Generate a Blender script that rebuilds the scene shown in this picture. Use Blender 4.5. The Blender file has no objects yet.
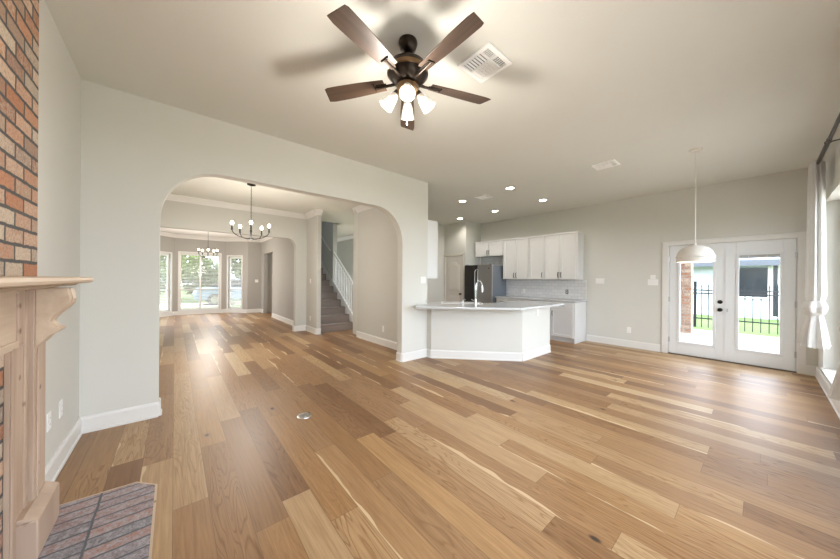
import bpy, bmesh, math, random
from mathutils import Vector, Matrix
S = bpy.context.scene
COL = S.collection
PI = math.pi
random.seed(7)

# ---------------------------------------------------------------- camera
F_PX, YAW, ROLL, PITCH, HC = 289.44, 0.7035, 0.0085, -0.001, 1.3544
fw = Vector((math.sin(YAW) * math.cos(PITCH), math.cos(YAW) * math.cos(PITCH), math.sin(PITCH)))
rt = Vector((math.cos(YAW), -math.sin(YAW), 0)); up = rt.cross(fw)
rt2 = rt * math.cos(ROLL) + up * math.sin(ROLL); up2 = up * math.cos(ROLL) - rt * math.sin(ROLL)
cd = bpy.data.cameras.new('camera'); cam = bpy.data.objects.new('camera', cd); COL.objects.link(cam)
cd.sensor_width = 36; cd.lens = F_PX * 36 / 840; cd.clip_start = 0.02; cd.clip_end = 300
cam.matrix_world = Matrix(((rt2.x, up2.x, -fw.x, 0), (rt2.y, up2.y, -fw.y, 0), (rt2.z, up2.z, -fw.z, HC), (0, 0, 0, 1)))
S.camera = cam

# ---------------------------------------------------------------- world, sun, exposure
W = bpy.data.worlds.new('sky'); S.world = W; W.use_nodes = True
bg = W.node_tree.nodes['Background']
bg.inputs[0].default_value = (0.875, 0.97, 1.085, 1); bg.inputs[1].default_value = 2.7
sd = bpy.data.lights.new('sun', 'SUN'); sun = bpy.data.objects.new('sun', sd); COL.objects.link(sun)
sd.energy = 2.2; sd.angle = 0.03; sd.color = (1, 0.97, 0.92)
sun.rotation_euler = Vector((0.45, -0.12, -1.0)).to_track_quat('-Z', 'Y').to_euler()
S.view_settings.view_transform = 'Standard'; S.view_settings.look = 'None'
S.view_settings.gamma = 1; S.view_settings.use_curve_mapping = False
S.view_settings.exposure = 1.84
S.cycles.max_bounces = 10; S.cycles.diffuse_bounces = 7; S.cycles.transparent_max_bounces = 16
S.cycles.sample_clamp_indirect = 6; S.cycles.caustics_reflective = False; S.cycles.caustics_refractive = False
LAMP = dict(fan=12.5, can=7, chand=22, chand_far=32, pendant=1.0)

def portal(name, loc, direction, w, h):
    d = bpy.data.lights.new(name, 'AREA'); d.shape = 'RECTANGLE'; d.size = w; d.size_y = h
    d.cycles.is_portal = True
    o = bpy.data.objects.new(name, d); COL.objects.link(o); o.location = loc
    o.rotation_euler = Vector(direction).to_track_quat('-Z', 'Y').to_euler()
portal('side_window_portal', (5.18, -0.86, 1.3), (0, 1, 0), 2.9, 2.3)
portal('rear_window_portal', (1.7, -0.86, 1.3), (0, 1, 0), 3.1, 2.3)
portal('patio_door_portal', (7.36, 0.4, 1.0), (-1, 0, 0), 1.6, 1.9)
portal('bay_portal', (0.75, 13.75, 1.2), (0, -1, 0), 1.4, 2.2)
portal('hall_side_portal', (5.5, 8.2, 1.5), (-1, 0, 0), 2.8, 2.4)
portal('hall_portal', (4.5, 12.66, 1.45), (0, -1, 0), 1.2, 2.2)

def lamp(name, loc, power, color=(1, 0.92, 0.82), radius=0.03, parent=None, spot=None):
    d = bpy.data.lights.new(name, 'SPOT' if spot else 'POINT'); d.energy = power; d.color = color; d.shadow_soft_size = radius
    if spot: d.spot_size = spot; d.spot_blend = 0.6
    o = bpy.data.objects.new(name, d); COL.objects.link(o); o.location = loc
    if parent: o.parent = parent
    return o

# ---------------------------------------------------------------- mesh builder
class MB:
    def __init__(s): s.v = []; s.f = []; s.M = Matrix.Identity(4)
    def add(s, vs, fs):
        b = len(s.v); s.v += [s.M @ Vector(p) for p in vs]; s.f += [tuple(b + i for i in f) for f in fs]; return s
    def box(s, x0, x1, y0, y1, z0, z1):
        return s.add([(x, y, z) for z in (z0, z1) for y in (y0, y1) for x in (x0, x1)],
                     [(0, 2, 3, 1), (4, 5, 7, 6), (0, 1, 5, 4), (2, 6, 7, 3), (0, 4, 6, 2), (1, 3, 7, 5)])
    def prism(s, poly, axis, a, b):
        def P(p, t): return (t, p[0], p[1]) if axis == 0 else (p[0], t, p[1]) if axis == 1 else (p[0], p[1], t)
        n = len(poly)
        return s.add([P(p, a) for p in poly] + [P(p, b) for p in poly],
                     [tuple(range(n - 1, -1, -1)), tuple(range(n, 2 * n))] + [(i, (i + 1) % n, n + (i + 1) % n, n + i) for i in range(n)])
    def lathe(s, prof, n=24, c=(0, 0, 0), cap=True):
        vs = [(c[0] + r * math.cos(2 * PI * k / n), c[1] + r * math.sin(2 * PI * k / n), c[2] + z) for r, z in prof for k in range(n)]
        fs = [(i * n + k, i * n + (k + 1) % n, (i + 1) * n + (k + 1) % n, (i + 1) * n + k) for i in range(len(prof) - 1) for k in range(n)]
        if cap: fs += [tuple(range(n - 1, -1, -1)), tuple((len(prof) - 1) * n + k for k in range(n))]
        return s.add(vs, fs)
    def tube(s, pts, r, n=8):
        pts = [Vector(p) for p in pts]; rings = []; prev = None
        for i, p in enumerate(pts):
            t = (pts[min(i + 1, len(pts) - 1)] - pts[max(i - 1, 0)]).normalized()
            if prev is None: prev = t.orthogonal().normalized()
            prev = (prev - t * prev.dot(t)).normalized(); bn = t.cross(prev)
            rr = r[i] if isinstance(r, (list, tuple)) else r
            rings.append([p + rr * (math.cos(2 * PI * k / n) * prev + math.sin(2 * PI * k / n) * bn) for k in range(n)])
        m = len(rings)
        return s.add([q for R in rings for q in R],
                     [(i * n + k, i * n + (k + 1) % n, (i + 1) * n + (k + 1) % n, (i + 1) * n + k) for i in range(m - 1) for k in range(n)]
                     + [tuple(range(n - 1, -1, -1)), tuple((m - 1) * n + k for k in range(n))])
    def ball(s, c, r, n=10, sq=1.0):
        k = n // 2
        return s.lathe([(max(1e-4, r * math.sin(PI * i / k)), -r * sq * math.cos(PI * i / k)) for i in range(k + 1)], n, c, True)
    def build(s, name, mat, root=None, parent=None, smooth=False, bevel=0, origin=None, flip=True):
        org = root.location if root is not None else Vector(origin) if origin is not None else None
        if org is None:
            xs = [p.x for p in s.v]; ys = [p.y for p in s.v]; zs = [p.z for p in s.v]
            org = Vector(((min(xs) + max(xs)) / 2, (min(ys) + max(ys)) / 2, min(zs)))
        me = bpy.data.meshes.new(name); me.from_pydata([p - org for p in s.v], [], s.f)
        if flip:
            bm = bmesh.new(); bm.from_mesh(me); bmesh.ops.recalc_face_normals(bm, faces=bm.faces[:]); bm.to_mesh(me); bm.free()
        if smooth: me.shade_smooth(); me.set_sharp_from_angle(angle=0.7)
        me.materials.append(mat)
        o = bpy.data.objects.new(name, me); COL.objects.link(o)
        if root is not None: o.parent = parent or root
        else: o.location = org
        if bevel:
            m = o.modifiers.new('bevel', 'BEVEL'); m.width = bevel; m.segments = 2; m.limit_method = 'ANGLE'; m.harden_normals = False
        return o

def tag(o, label=None, cat=None, group=None, kind=None):
    for k, v in (('label', label), ('category', cat), ('group', group), ('kind', kind)):
        if v: o[k] = v
    return o
def thing(name, label, cat, loc, group=None, kind=None):
    o = bpy.data.objects.new(name, None); COL.objects.link(o); o.location = loc; o.empty_display_size = 0.1
    return tag(o, label, cat, group, kind)
def struct(o, label=None, cat=None): return tag(o, label, cat, None, 'structure')
def copy_tree(o, parent=None):
    c = o.copy(); COL.objects.link(c)
    if parent is not None: c.parent = parent
    for ch in list(o.children): copy_tree(ch, c)
    return c
def xf(p0, p1):  # local frame: x along p0->p1, y to the left of it
    d = Vector((p1[0] - p0[0], p1[1] - p0[1], 0)); L = d.length; d /= L
    return Matrix(((d.x, -d.y, 0, p0[0]), (d.y, d.x, 0, p0[1]), (0, 0, 1, 0), (0, 0, 0, 1))), L

# ---------------------------------------------------------------- materials
class NT:
    def __init__(s, name):
        s.m = bpy.data.materials.new(name); s.m.use_nodes = True; s.t = s.m.node_tree
        s.b = s.t.nodes['Principled BSDF']
    def n(s, typ, **kw):
        x = s.t.nodes.new(typ)
        for k, v in kw.items():
            if k == 'ins':
                for i, val in v.items(): s.set(x.inputs[i], val)
            else: setattr(x, k, v)
        return x
    def set(s, sock, val):
        if hasattr(val, 'is_output'): s.t.links.new(val, sock)
        else: sock.default_value = val
    def math(s, op, a, b=None, c=None):
        x = s.n('ShaderNodeMath', operation=op); s.set(x.inputs[0], a)
        if b is not None: s.set(x.inputs[1], b)
        if c is not None: s.set(x.inputs[2], c)
        return x.outputs[0]
    def mix(s, fac, a, b, mode='MIX'):
        x = s.n('ShaderNodeMix', data_type='RGBA', blend_type=mode)
        s.set(x.inputs[0], fac); s.set(x.inputs[6], a); s.set(x.inputs[7], b); return x.outputs[2]
    def vec(s, x, y, z):
        v = s.n('ShaderNodeCombineXYZ'); s.set(v.inputs[0], x); s.set(v.inputs[1], y); s.set(v.inputs[2], z); return v.outputs[0]
    def noise(s, v, scale, detail=3, rough=0.5, dist=0):
        return s.n('ShaderNodeTexNoise', ins={'Vector': v, 'Scale': scale, 'Detail': detail, 'Roughness': rough, 'Distortion': dist}).outputs[0]
    def ramp(s, f, stops):
        x = s.n('ShaderNodeValToRGB'); s.set(x.inputs[0], f); e = x.color_ramp.elements
        while len(e) < len(stops): e.new(0.5)
        for q, (p, c) in zip(e, stops): q.position = p; q.color = (*c, 1)
        return x.outputs[0]
    def sm(s, v, a, b, c=0., d=1.):
        x = s.n('ShaderNodeMapRange', ins={0: v, 1: a, 2: b, 3: c, 4: d}); return x.outputs[0]
    def bump(s, h, strength, dist=0.01):
        x = s.n('ShaderNodeBump', ins={'Height': h, 'Strength': strength, 'Distance': dist}); s.set(s.b.inputs['Normal'], x.outputs[0])
    def pos(s):
        g = s.n('ShaderNodeNewGeometry'); x = s.n('ShaderNodeSeparateXYZ', ins={0: g.outputs['Position']}); return x.outputs[0], x.outputs[1], x.outputs[2], g.outputs['Position']
    def obj(s):
        g = s.n('ShaderNodeTexCoord'); x = s.n('ShaderNodeSeparateXYZ', ins={0: g.outputs['Object']}); return x.outputs[0], x.outputs[1], x.outputs[2], g.outputs['Object']
    def cells(s, u, v, w, h, off='half', gap=0.005, soft=0.003):
        row = s.math('FLOOR', s.math('DIVIDE', v, h))
        if off == 'random': o = s.n('ShaderNodeTexWhiteNoise', noise_dimensions='1D', ins={'W': row}).outputs[0]
        elif off == 'half': o = s.math('MULTIPLY', s.math('FLOORED_MODULO', row, 2.0), 0.5)
        else: o = 0.0
        uu = s.math('ADD', s.math('DIVIDE', u, w), o); col = s.math('FLOOR', uu)
        fu = s.math('FRACT', uu); fv = s.math('FRACT', s.math('DIVIDE', v, h))
        du = s.math('MULTIPLY', s.math('MINIMUM', fu, s.math('SUBTRACT', 1.0, fu)), w)
        dv = s.math('MULTIPLY', s.math('MINIMUM', fv, s.math('SUBTRACT', 1.0, fv)), h)
        wn = s.n('ShaderNodeTexWhiteNoise', noise_dimensions='3D', ins={'Vector': s.vec(col, row, 3.7)})
        return wn.outputs[0], wn.outputs[1], s.math('MINIMUM', du, dv), fu, fv, s.sm(s.math('MINIMUM', du, dv), gap, gap + soft, 1., 0.)

def mk(name, col, rough=0.5, metal=0, spec=0.5, noise=0, nscale=20, bump=0, bscale=200, emit=None, trans=0, sheen=0):
    N = NT(name); b = N.b
    b.inputs['Roughness'].default_value = rough; b.inputs['Metallic'].default_value = metal
    b.inputs['Specular IOR Level'].default_value = spec; b.inputs['Base Color'].default_value = (*col, 1)
    if noise:
        _, _, _, P = N.obj(); f = N.noise(P, nscale, 4)
        N.set(b.inputs['Base Color'], N.mix(f, (*[c * (1 - noise) for c in col], 1), (*[min(1, c * (1 + noise)) for c in col], 1)))
    if bump:
        _, _, _, P = N.obj(); N.bump(N.noise(P, bscale, 3), bump, 0.004)
    if emit: b.inputs['Emission Color'].default_value = (*emit[0], 1); b.inputs['Emission Strength'].default_value = emit[1]
    if trans: b.inputs['Transmission Weight'].default_value = trans
    if sheen: b.inputs['Sheen Weight'].default_value = sheen
    return N.m

def floor_mat():
    N = NT('oak_planks'); x, y, z, P = N.pos()
    r, rc, dist, fu, fv, gap = N.cells(y, x, 1.55, 0.168, 'random', 0.0008, 0.0016)
    sep = N.n('ShaderNodeSeparateColor', ins={0: rc}).outputs
    tone = N.ramp(r, [(0, (0.235, 0.122, 0.054)), (0.15, (0.285, 0.158, 0.074)), (0.3, (0.37, 0.207, 0.088)), (0.5, (0.345, 0.205, 0.104)), (0.68, (0.43, 0.256, 0.115)), (0.82, (0.46, 0.305, 0.165)), (0.93, (0.54, 0.375, 0.20)), (1, (0.56, 0.425, 0.265))])
    sh = N.math('MULTIPLY', sep[0], 50.0)
    g1 = N.noise(N.vec(N.math('ADD', N.math('MULTIPLY', x, 70.0), sh), N.math('MULTIPLY', y, 3.0), sh), 1.0, 4, 0.6)
    g2 = N.noise(N.vec(N.math('ADD', N.math('MULTIPLY', x, 9.0), sh), N.math('MULTIPLY', y, 0.8), sh), 1.0, 2, 0.5, 0.5)
    ring = N.math('ABSOLUTE', N.math('SINE', N.math('MULTIPLY', g2, 60.0)))
    ringm = N.math('MULTIPLY', N.sm(ring, 0.0, 0.6, 1., 0.), N.sm(sep[1], 0.2, 0.7, 0.1, 0.9))
    c = N.mix(N.sm(g1, 0.3, 0.75), N.mix(1.0, tone, (0.68, 0.62, 0.56, 1), 'MULTIPLY'), tone)
    c = N.mix(ringm, c, N.mix(1.0, c, (0.66, 0.55, 0.42, 1), 'MULTIPLY'))
    # pale sapwood streak along one edge of some boards
    wob = N.noise(N.vec(N.math('MULTIPLY', y, 2.2), sh, 0.0), 1.0, 2)
    sap = N.math('MULTIPLY', N.math('LESS_THAN', fv, N.math('MULTIPLY', N.sm(wob, 0.42, 0.7), 0.26)), N.math('GREATER_THAN', sep[2], 0.72))
    c = N.mix(N.math('MULTIPLY', sap, 0.75), c, (0.62, 0.46, 0.28, 1))
    vo = N.n('ShaderNodeTexVoronoi', ins={'Vector': N.vec(N.math('MULTIPLY', x, 3.4), N.math('MULTIPLY', y, 1.9), 0.0), 'Scale': 1.0})
    vs = N.n('ShaderNodeSeparateColor', ins={0: vo.outputs['Color']}).outputs
    kn = N.math('MULTIPLY', N.sm(vo.outputs['Distance'], 0.04, 0.075, 1., 0.), N.math('GREATER_THAN', vs[0], 0.5))
    halo = N.math('MULTIPLY', N.sm(vo.outputs['Distance'], 0.05, 0.17, 0.4, 0.), N.math('GREATER_THAN', vs[0], 0.5))
    c = N.mix(halo, c, (0.22, 0.11, 0.05, 1)); c = N.mix(kn, c, (0.04, 0.025, 0.018, 1))
    c = N.mix(N.math('MULTIPLY', gap, 0.55), c, (0.10, 0.055, 0.03, 1))
    N.set(N.b.inputs['Base Color'], c)
    N.set(N.b.inputs['Roughness'], N.sm(g1, 0.2, 0.8, 0.35, 0.46)); N.b.inputs['Specular IOR Level'].default_value = 0.45
    N.bump(N.math('SUBTRACT', N.math('MULTIPLY', g1, 0.15), gap), 0.12, 0.002)
    return N.m
def brick_mat(name, ax, w, h, off, stops, mortar, gap=0.006, bumpy=0.7, dark=None, shift=0.0):
    N = NT(name); x, y, z, P = N.pos(); A = {'x': x, 'y': y, 'z': z, 'xy': N.math('ADD', x, y)}
    wob = N.math('MULTIPLY', N.math('SUBTRACT', N.noise(P, 22, 3), 0.5), 0.012)
    u = N.math('ADD', N.math('ADD', A[ax[0]], shift), wob); v = N.math('ADD', A[ax[1]], wob)
    r, rc, d, fu, fv, m = N.cells(u, v, w, h, off, gap, 0.004)
    c = N.ramp(r, stops)
    n1 = N.noise(P, 42, 5, 0.75); n2 = N.noise(P, 120, 3, 0.7)
    sep = N.n('ShaderNodeSeparateColor', ins={0: rc}).outputs
    c = N.mix(N.sm(n1, 0.40, 0.62, 0., 0.85), c, N.ramp(sep[1], [(0, (0.62, 0.52, 0.42)), (0.4, (0.55, 0.42, 0.33)), (0.7, (0.46, 0.20, 0.11)), (1, (0.42, 0.36, 0.31))]) if dark is None else dark)
    c = N.mix(N.sm(n2, 0.47, 0.66, 0., 0.6), c, N.mix(1.0, c, (0.45, 0.4, 0.38, 1), 'MULTIPLY'))
    c = N.mix(m, c, mortar)
    N.set(N.b.inputs['Base Color'], c); N.b.inputs['Roughness'].default_value = 0.85
    N.bump(N.math('ADD', N.math('MULTIPLY', N.math('SUBTRACT', 1.0, m), 1.0), N.math('MULTIPLY', n1, 0.35)), bumpy, 0.006)
    return N.m
def wood_mat(name, a, b, axis, scale=1.0, rough=0.55, knots=True, local=True):
    N = NT(name); x, y, z, P = N.obj() if local else N.pos(); q = {'x': x, 'y': y, 'z': z}
    k = {m: N.math('MULTIPLY', q[m], (1.6 if m == axis else 30.0) * scale) for m in q}
    g = N.noise(N.vec(k['x'], k['y'], k['z']), 1.0, 4, 0.6, 0.4)
    k2 = {m: N.math('MULTIPLY', q[m], (1.2 if m == axis else 9.0) * scale) for m in q}
    g2 = N.noise(N.vec(k2['x'], k2['y'], k2['z']), 1.0, 3, 0.5, 0.5)
    c = N.mix(N.sm(N.math('ADD', N.math('MULTIPLY', g, 0.35), N.math('MULTIPLY', g2, 0.65)), 0.3, 0.7), (*a, 1), (*b, 1))
    if knots:
        vo = N.n('ShaderNodeTexVoronoi', ins={'Vector': P, 'Scale': 8.0})
        vs = N.n('ShaderNodeSeparateColor', ins={0: vo.outputs['Color']}).outputs
        c = N.mix(N.math('MULTIPLY', N.sm(vo.outputs['Distance'], 0.06, 0.15, 0.85, 0.), N.math('GREATER_THAN', vs[0], 0.5)), c, (0.16, 0.085, 0.05, 1))
    N.set(N.b.inputs['Base Color'], c); N.b.inputs['Roughness'].default_value = rough
    N.bump(g, 0.15, 0.002)
    return N.m
def glass_mat(name, tint=(1, 1, 1), refl=0.08):
    N = NT(name); t = N.t; t.nodes.remove(N.b); out = t.nodes['Material Output']
    tr = N.n('ShaderNodeBsdfTransparent'); tr.inputs[0].default_value = (*tint, 1)
    gl = N.n('ShaderNodeBsdfGlossy'); gl.inputs['Roughness'].default_value = 0.02
    lw = N.n('ShaderNodeLayerWeight'); lw.inputs[0].default_value = 0.25
    mx = N.n('ShaderNodeMixShader'); N.set(mx.inputs[0], N.math('MULTIPLY', lw.outputs[0], refl * 4))
    t.links.new(tr.outputs[0], mx.inputs[1]); t.links.new(gl.outputs[0], mx.inputs[2]); t.links.new(mx.outputs[0], out.inputs[0])
    return N.m
def cloth_mat(name, col):
    N = NT(name); N.b.inputs['Base Color'].default_value = (*col, 1); N.b.inputs['Roughness'].default_value = 0.9
    _, _, _, P = N.obj(); N.bump(N.noise(P, 300, 2), 0.2, 0.002)
    tl = N.n('ShaderNodeBsdfTranslucent'); tl.inputs[0].default_value = (*col, 1)
    mx = N.n('ShaderNodeMixShader'); mx.inputs[0].default_value = 0.25
    N.t.links.new(N.b.outputs[0], mx.inputs[1]); N.t.links.new(tl.outputs[0], mx.inputs[2])
    N.t.links.new(mx.outputs[0], N.t.nodes['Material Output'].inputs[0]); return N.m

WALL = mk('greige_wall_paint', (0.632, 0.624, 0.58), 0.75, 0, 0.3, 0.015, 3, 0.18, 90)
WALL2 = mk('grey_foyer_paint', (0.565, 0.56, 0.525), 0.7, 0, 0.35, 0.015, 3, 0.15, 90)
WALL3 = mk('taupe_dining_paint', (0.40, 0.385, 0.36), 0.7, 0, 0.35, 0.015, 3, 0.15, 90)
CEIL = mk('ceiling_paint', (0.70, 0.70, 0.65), 0.85, 0, 0.2, 0.015, 3, 0.25, 60)
WHITE = mk('white_trim_paint', (0.73, 0.72, 0.695), 0.4, 0, 0.45, 0.01, 5)
DOORW = mk('white_door_paint', (0.74, 0.755, 0.76), 0.4, 0, 0.45, 0.01, 5)
CABW = mk('white_cabinet_paint', (0.68, 0.68, 0.675), 0.38, 0, 0.45, 0.01, 5)
PANTRYW = mk('cream_door_paint', (0.68, 0.64, 0.58), 0.45, 0, 0.4, 0.01, 5)
PLATE = mk('white_plastic', (0.82, 0.81, 0.79), 0.35, 0, 0.5, 0.005, 8)
SLAT = mk('offwhite_blind_slat', (0.62, 0.62, 0.60), 0.5, 0, 0.4, 0.02, 8)
PULLM = mk('matte_black', (0.012, 0.012, 0.012), 0.6, 0, 0.3, 0.1, 20)
DARKP = mk('dark_slot', (0.05, 0.05, 0.05), 0.6, 0, 0.3, 0.05, 20)
BLACK = mk('black_metal', (0.018, 0.017, 0.016), 0.4, 0.7, 0.5, 0.1, 30)
BRONZE = mk('oil_rubbed_bronze', (0.035, 0.026, 0.020), 0.35, 0.75, 0.5, 0.2, 15)
BRASS = mk('aged_bronze_band', (0.22, 0.14, 0.075), 0.3, 0.9, 0.5, 0.2, 15)
CHROME = mk('polished_chrome', (0.75, 0.76, 0.78), 0.12, 1, 0.5, 0.02, 10)
NICKEL = mk('satin_nickel', (0.55, 0.54, 0.52), 0.3, 1, 0.5, 0.03, 10)
STEEL = mk('brushed_steel', (0.42, 0.41, 0.40), 0.28, 1, 0.5, 0.06, 6)
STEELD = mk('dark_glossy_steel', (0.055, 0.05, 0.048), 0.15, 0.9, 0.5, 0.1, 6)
FRSIDE = mk('blue_grey_enamel', (0.19, 0.215, 0.25), 0.45, 0.2, 0.5, 0.03, 6)
QUARTZ = mk('pale_quartz', (0.58, 0.595, 0.61), 0.15, 0, 0.5, 0.03, 8)
GRANITE = mk('grey_speckled_stone', (0.50, 0.51, 0.53), 0.2, 0, 0.5, 0.25, 90)
CARPET = mk('taupe_carpet', (0.30, 0.25, 0.225), 0.95, 0, 0.1, 0.25, 120, 0.8, 500)
CURT = cloth_mat('white_linen', (0.70, 0.69, 0.67))
GLASS = glass_mat('window_glass')
OPAL = mk('white_textured_metal', (0.66, 0.63, 0.58), 0.55, 0, 0.4, 0.03, 60)
BULB = mk('glowing_bulb', (1, 0.9, 0.75), 0.4, 0, 0.5, 0, 1, 0, 1, ((1, 0.86, 0.66), 7))
CANL = mk('glowing_lens', (1, 0.95, 0.88), 0.4, 0, 0.5, 0, 1, 0, 1, ((1, 0.92, 0.8), 9))
CANDLE = mk('black_candle_sleeve', (0.03, 0.028, 0.026), 0.4, 0.5, 0.5, 0.1, 20)
SHADEG = mk('frosted_shade_glass', (0.95, 0.93, 0.88), 0.35, 0, 0.5, 0, 1, 0, 1, ((1, 0.9, 0.74), 0.12), 0.9)
FLOOR = floor_mat()
BRICK = brick_mat('reclaimed_brick', ('y', 'z'), 0.205, 0.079, 'half',
                  [(0, (0.30, 0.13, 0.07)), (0.2, (0.52, 0.24, 0.12)), (0.42, (0.58, 0.37, 0.25)), (0.65, (0.60, 0.48, 0.36)), (0.82, (0.38, 0.31, 0.23)), (1, (0.30, 0.19, 0.14))], (0.085, 0.08, 0.078, 1))
HEARTHB = brick_mat('whitewashed_brick', ('x', 'y'), 0.262, 0.079, 'none',
                    [(0, (0.18, 0.18, 0.20)), (0.35, (0.28, 0.20, 0.20)), (0.6, (0.37, 0.22, 0.185)), (0.8, (0.23, 0.24, 0.28)), (1, (0.40, 0.32, 0.30))], (0.11, 0.12, 0.14, 1), 0.0035, 0.4, (0.42, 0.41, 0.44, 1), 0.335)
FIREB = brick_mat('sooty_firebrick', ('y', 'z'), 0.205, 0.079, 'half',
                  [(0, (0.07, 0.05, 0.045)), (1, (0.16, 0.10, 0.08))], (0.03, 0.03, 0.03, 1))
OUTB = brick_mat('patio_brick', ('xy', 'z'), 0.21, 0.08, 'half',
                 [(0, (0.12, 0.05, 0.03)), (0.5, (0.20, 0.09, 0.05)), (1, (0.26, 0.17, 0.12))], (0.22, 0.2, 0.17, 1))
def tile_mat():
    N = NT('white_tile'); x, y, z, P = N.pos()
    r, rc, d, fu, fv, m = N.cells(y, z, 0.152, 0.076, 'half', 0.0012, 0.0012)
    N.set(N.b.inputs['Base Color'], N.mix(m, N.mix(r, (0.70, 0.70, 0.71, 1), (0.77, 0.77, 0.77, 1)), (0.46, 0.46, 0.46, 1)))
    N.b.inputs['Roughness'].default_value = 0.2; N.bump(N.math('SUBTRACT', 1.0, m), 0.4, 0.002); return N.m
TILE = tile_mat()
PINE = wood_mat('pale_pine', (0.37, 0.255, 0.18), (0.56, 0.435, 0.335), 'z')
PINEY = wood_mat('pale_pine_long', (0.46, 0.335, 0.235), (0.63, 0.505, 0.38), 'y')
PINED = wood_mat('pine_end_grain', (0.36, 0.26, 0.19), (0.52, 0.39, 0.30), 'z', 0.6)
WALNUT = wood_mat('walnut_blade', (0.034, 0.021, 0.016), (0.125, 0.080, 0.053), 'x', 1.0, 0.4, False)

# ---------------------------------------------------------------- structure helpers
XF, XD, YA, YW, HC3 = -0.62, 7.11, 3.79, -0.537, 3.05
AL, AR = -0.112, 2.835           # arch opening
def wall(name, p0, p1, z1, t, mat, openings=(), label=None, z0=0, side=1):
    """wall from p0 to p1, its room face on the line, thickness t to the left (side=1) or right (-1)"""
    M, L = xf(p0, p1); m = MB(); m.M = M; ya, yb = (0, t) if side > 0 else (-t, 0); s = 0
    for (a, b, za, zb) in sorted(openings):
        if a > s: m.box(s, a, ya, yb, z0, z1)
        if za > z0: m.box(a, b, ya, yb, z0, za)
        if zb < z1: m.box(a, b, ya, yb, zb, z1)
        s = b
    if s < L: m.box(s, L, ya, yb, z0, z1)
    return struct(m.build(name, mat), label, 'wall')
def base_prof(m, M, s0, s1, side, h=0.14, t=0.017):
    m.M = M; k = side
    m.prism([(0, 0), (k * (t + 0.008), 0), (k * (t + 0.008), 0.018), (k * t, 0.022), (k * t, h - 0.02), (k * t * 0.45, h), (0, h)], 0, s0, s1)
def baseboard(name, runs, h=0.14):
    m = MB()
    for (p0, p1, side) in runs:
        M, L = xf(p0, p1); base_prof(m, M, 0, L, side, h)
    return struct(m.build(name, WHITE), 'white painted baseboard', 'baseboard')
def crown(name, runs, z, h=0.115):
    m = MB()
    for (p0, p1, k) in runs:
        M, L = xf(p0, p1); m.M = M
        m.prism([(0, z), (k * 0.10, z), (k * 0.10, z - 0.018), (k * 0.085, z - 0.03), (k * 0.045, z - h + 0.045), (k * 0.02, z - h + 0.02), (k * 0.016, z - h), (0, z - h)], 0, 0, L)
    return struct(m.build(name, WHITE), 'white crown moulding', 'moulding')
def arch_wall(name, x0, x1, y0, y1, ztop, a, b, top, rx, rz, mat, pw=2.0):
    pts = [(a, 0)]; n = 14
    for i in range(n + 1):
        t = PI / 2 * i / n; pts.append((a + rx - rx * abs(math.cos(t)) ** (2 / pw), top - rz + rz * abs(math.sin(t)) ** (2 / pw)))
    for i in range(n + 1):
        t = PI / 2 * (n - i) / n; pts.append((b - rx + rx * abs(math.cos(t)) ** (2 / pw), top - rz + rz * abs(math.sin(t)) ** (2 / pw)))
    pts.append((b, 0))
    m = MB()
    m.prism([(x0, 0), (a, 0), *pts[1:n + 2], (x0, top)], 1, y0, y1)          # left leg with its curved shoulder
    m.prism([(x0, top), (x1, top), (x1, ztop), (x0, ztop)], 1, y0, y1)       # band over the opening
    m.prism([(b, 0), (x1, 0), (x1, top), *pts[n + 2:-1]], 1, y0, y1)
    return m, pts
def arch_build(name, *a, **k):
    m, pts = arch_wall(name, *a, **k); o = m.build(name, a[-1] if 'mat' not in k else k['mat'])
    bm = bmesh.new(); bm.from_mesh(o.data); bmesh.ops.remove_doubles(bm, verts=bm.verts[:], dist=1e-5); bm.to_mesh(o.data); bm.free()
    return struct(o, 'wall with a wide rounded archway', 'wall')

# ---------------------------------------------------------------- floor, ceilings, walls
m = MB(); m.box(XF - .15, XD + .02, YW - .02, 12.75, -0.08, 0); m.box(-0.75, 2.75, 12.75, 13.6, -0.08, 0)
struct(m.build('floor', FLOOR, origin=(0, 0, 0)), 'wide oak plank floor', 'floor')
m = MB(); m.box(XF, XD, YW, YA, HC3, HC3 + .1); m.box(3.385, XD, YA, 6.41, HC3, HC3 + .1)
struct(m.build('ceiling', CEIL), 'beige ceiling of the living room and kitchen', 'ceiling')
m = MB(); m.box(XF, 3.25, 3.92, 7.65, 3.0, 3.1); m.box(3.25, 5.2, 6.53, 8.25, 3.0, 3.1); m.box(2.73, 3.25, 7.65, 8.25, 3.0, 3.1); m.box(3.8, 5.2, 8.25, 12.4, 3.0, 3.1); m.box(3.25, 3.37, 6.2, 6.53, 3.0, 3.1)
struct(m.build('ceiling_foyer', CEIL), 'beige ceiling of the foyer and hall', 'ceiling')
m = MB(); m.box(-0.8, 2.73, 7.8, 13.6, 2.86, 2.95)
struct(m.build('ceiling_dining', mk('window_lit_ceiling_paint', (.78, .77, .75), .85, 0, .2, .01, 3, .2, 60)), 'ceiling of the dining room', 'ceiling')  # window light put into the dining ceiling as a whiter base colour
m = MB(); m.box(2.6, 3.8, 8.15, 12.4, 5.5, 5.6)
struct(m.build('ceiling_stairwell', CEIL), 'ceiling high over the stairs', 'ceiling')
# unseen roof plate, its eaves deepened to keep sun and sky off the glass
m = MB(); m.box(-1.4, 2.6, 6.6, 15.2, 3.2, 3.3); m.box(3.8, 5.6, 6.6, 12.8, 3.2, 3.3); m.box(2.6, 3.8, 6.6, 8.14, 3.2, 3.3); m.box(-1.4, 7.7, -2.0, 6.6, 3.2, 3.3)
struct(m.build('roof', mk('roof_board', (0.3, 0.28, 0.26), 0.9, 0, 0.2, 0.1, 6)), 'roof over the house, eaves deepened to shade the windows', 'roof')

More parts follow.
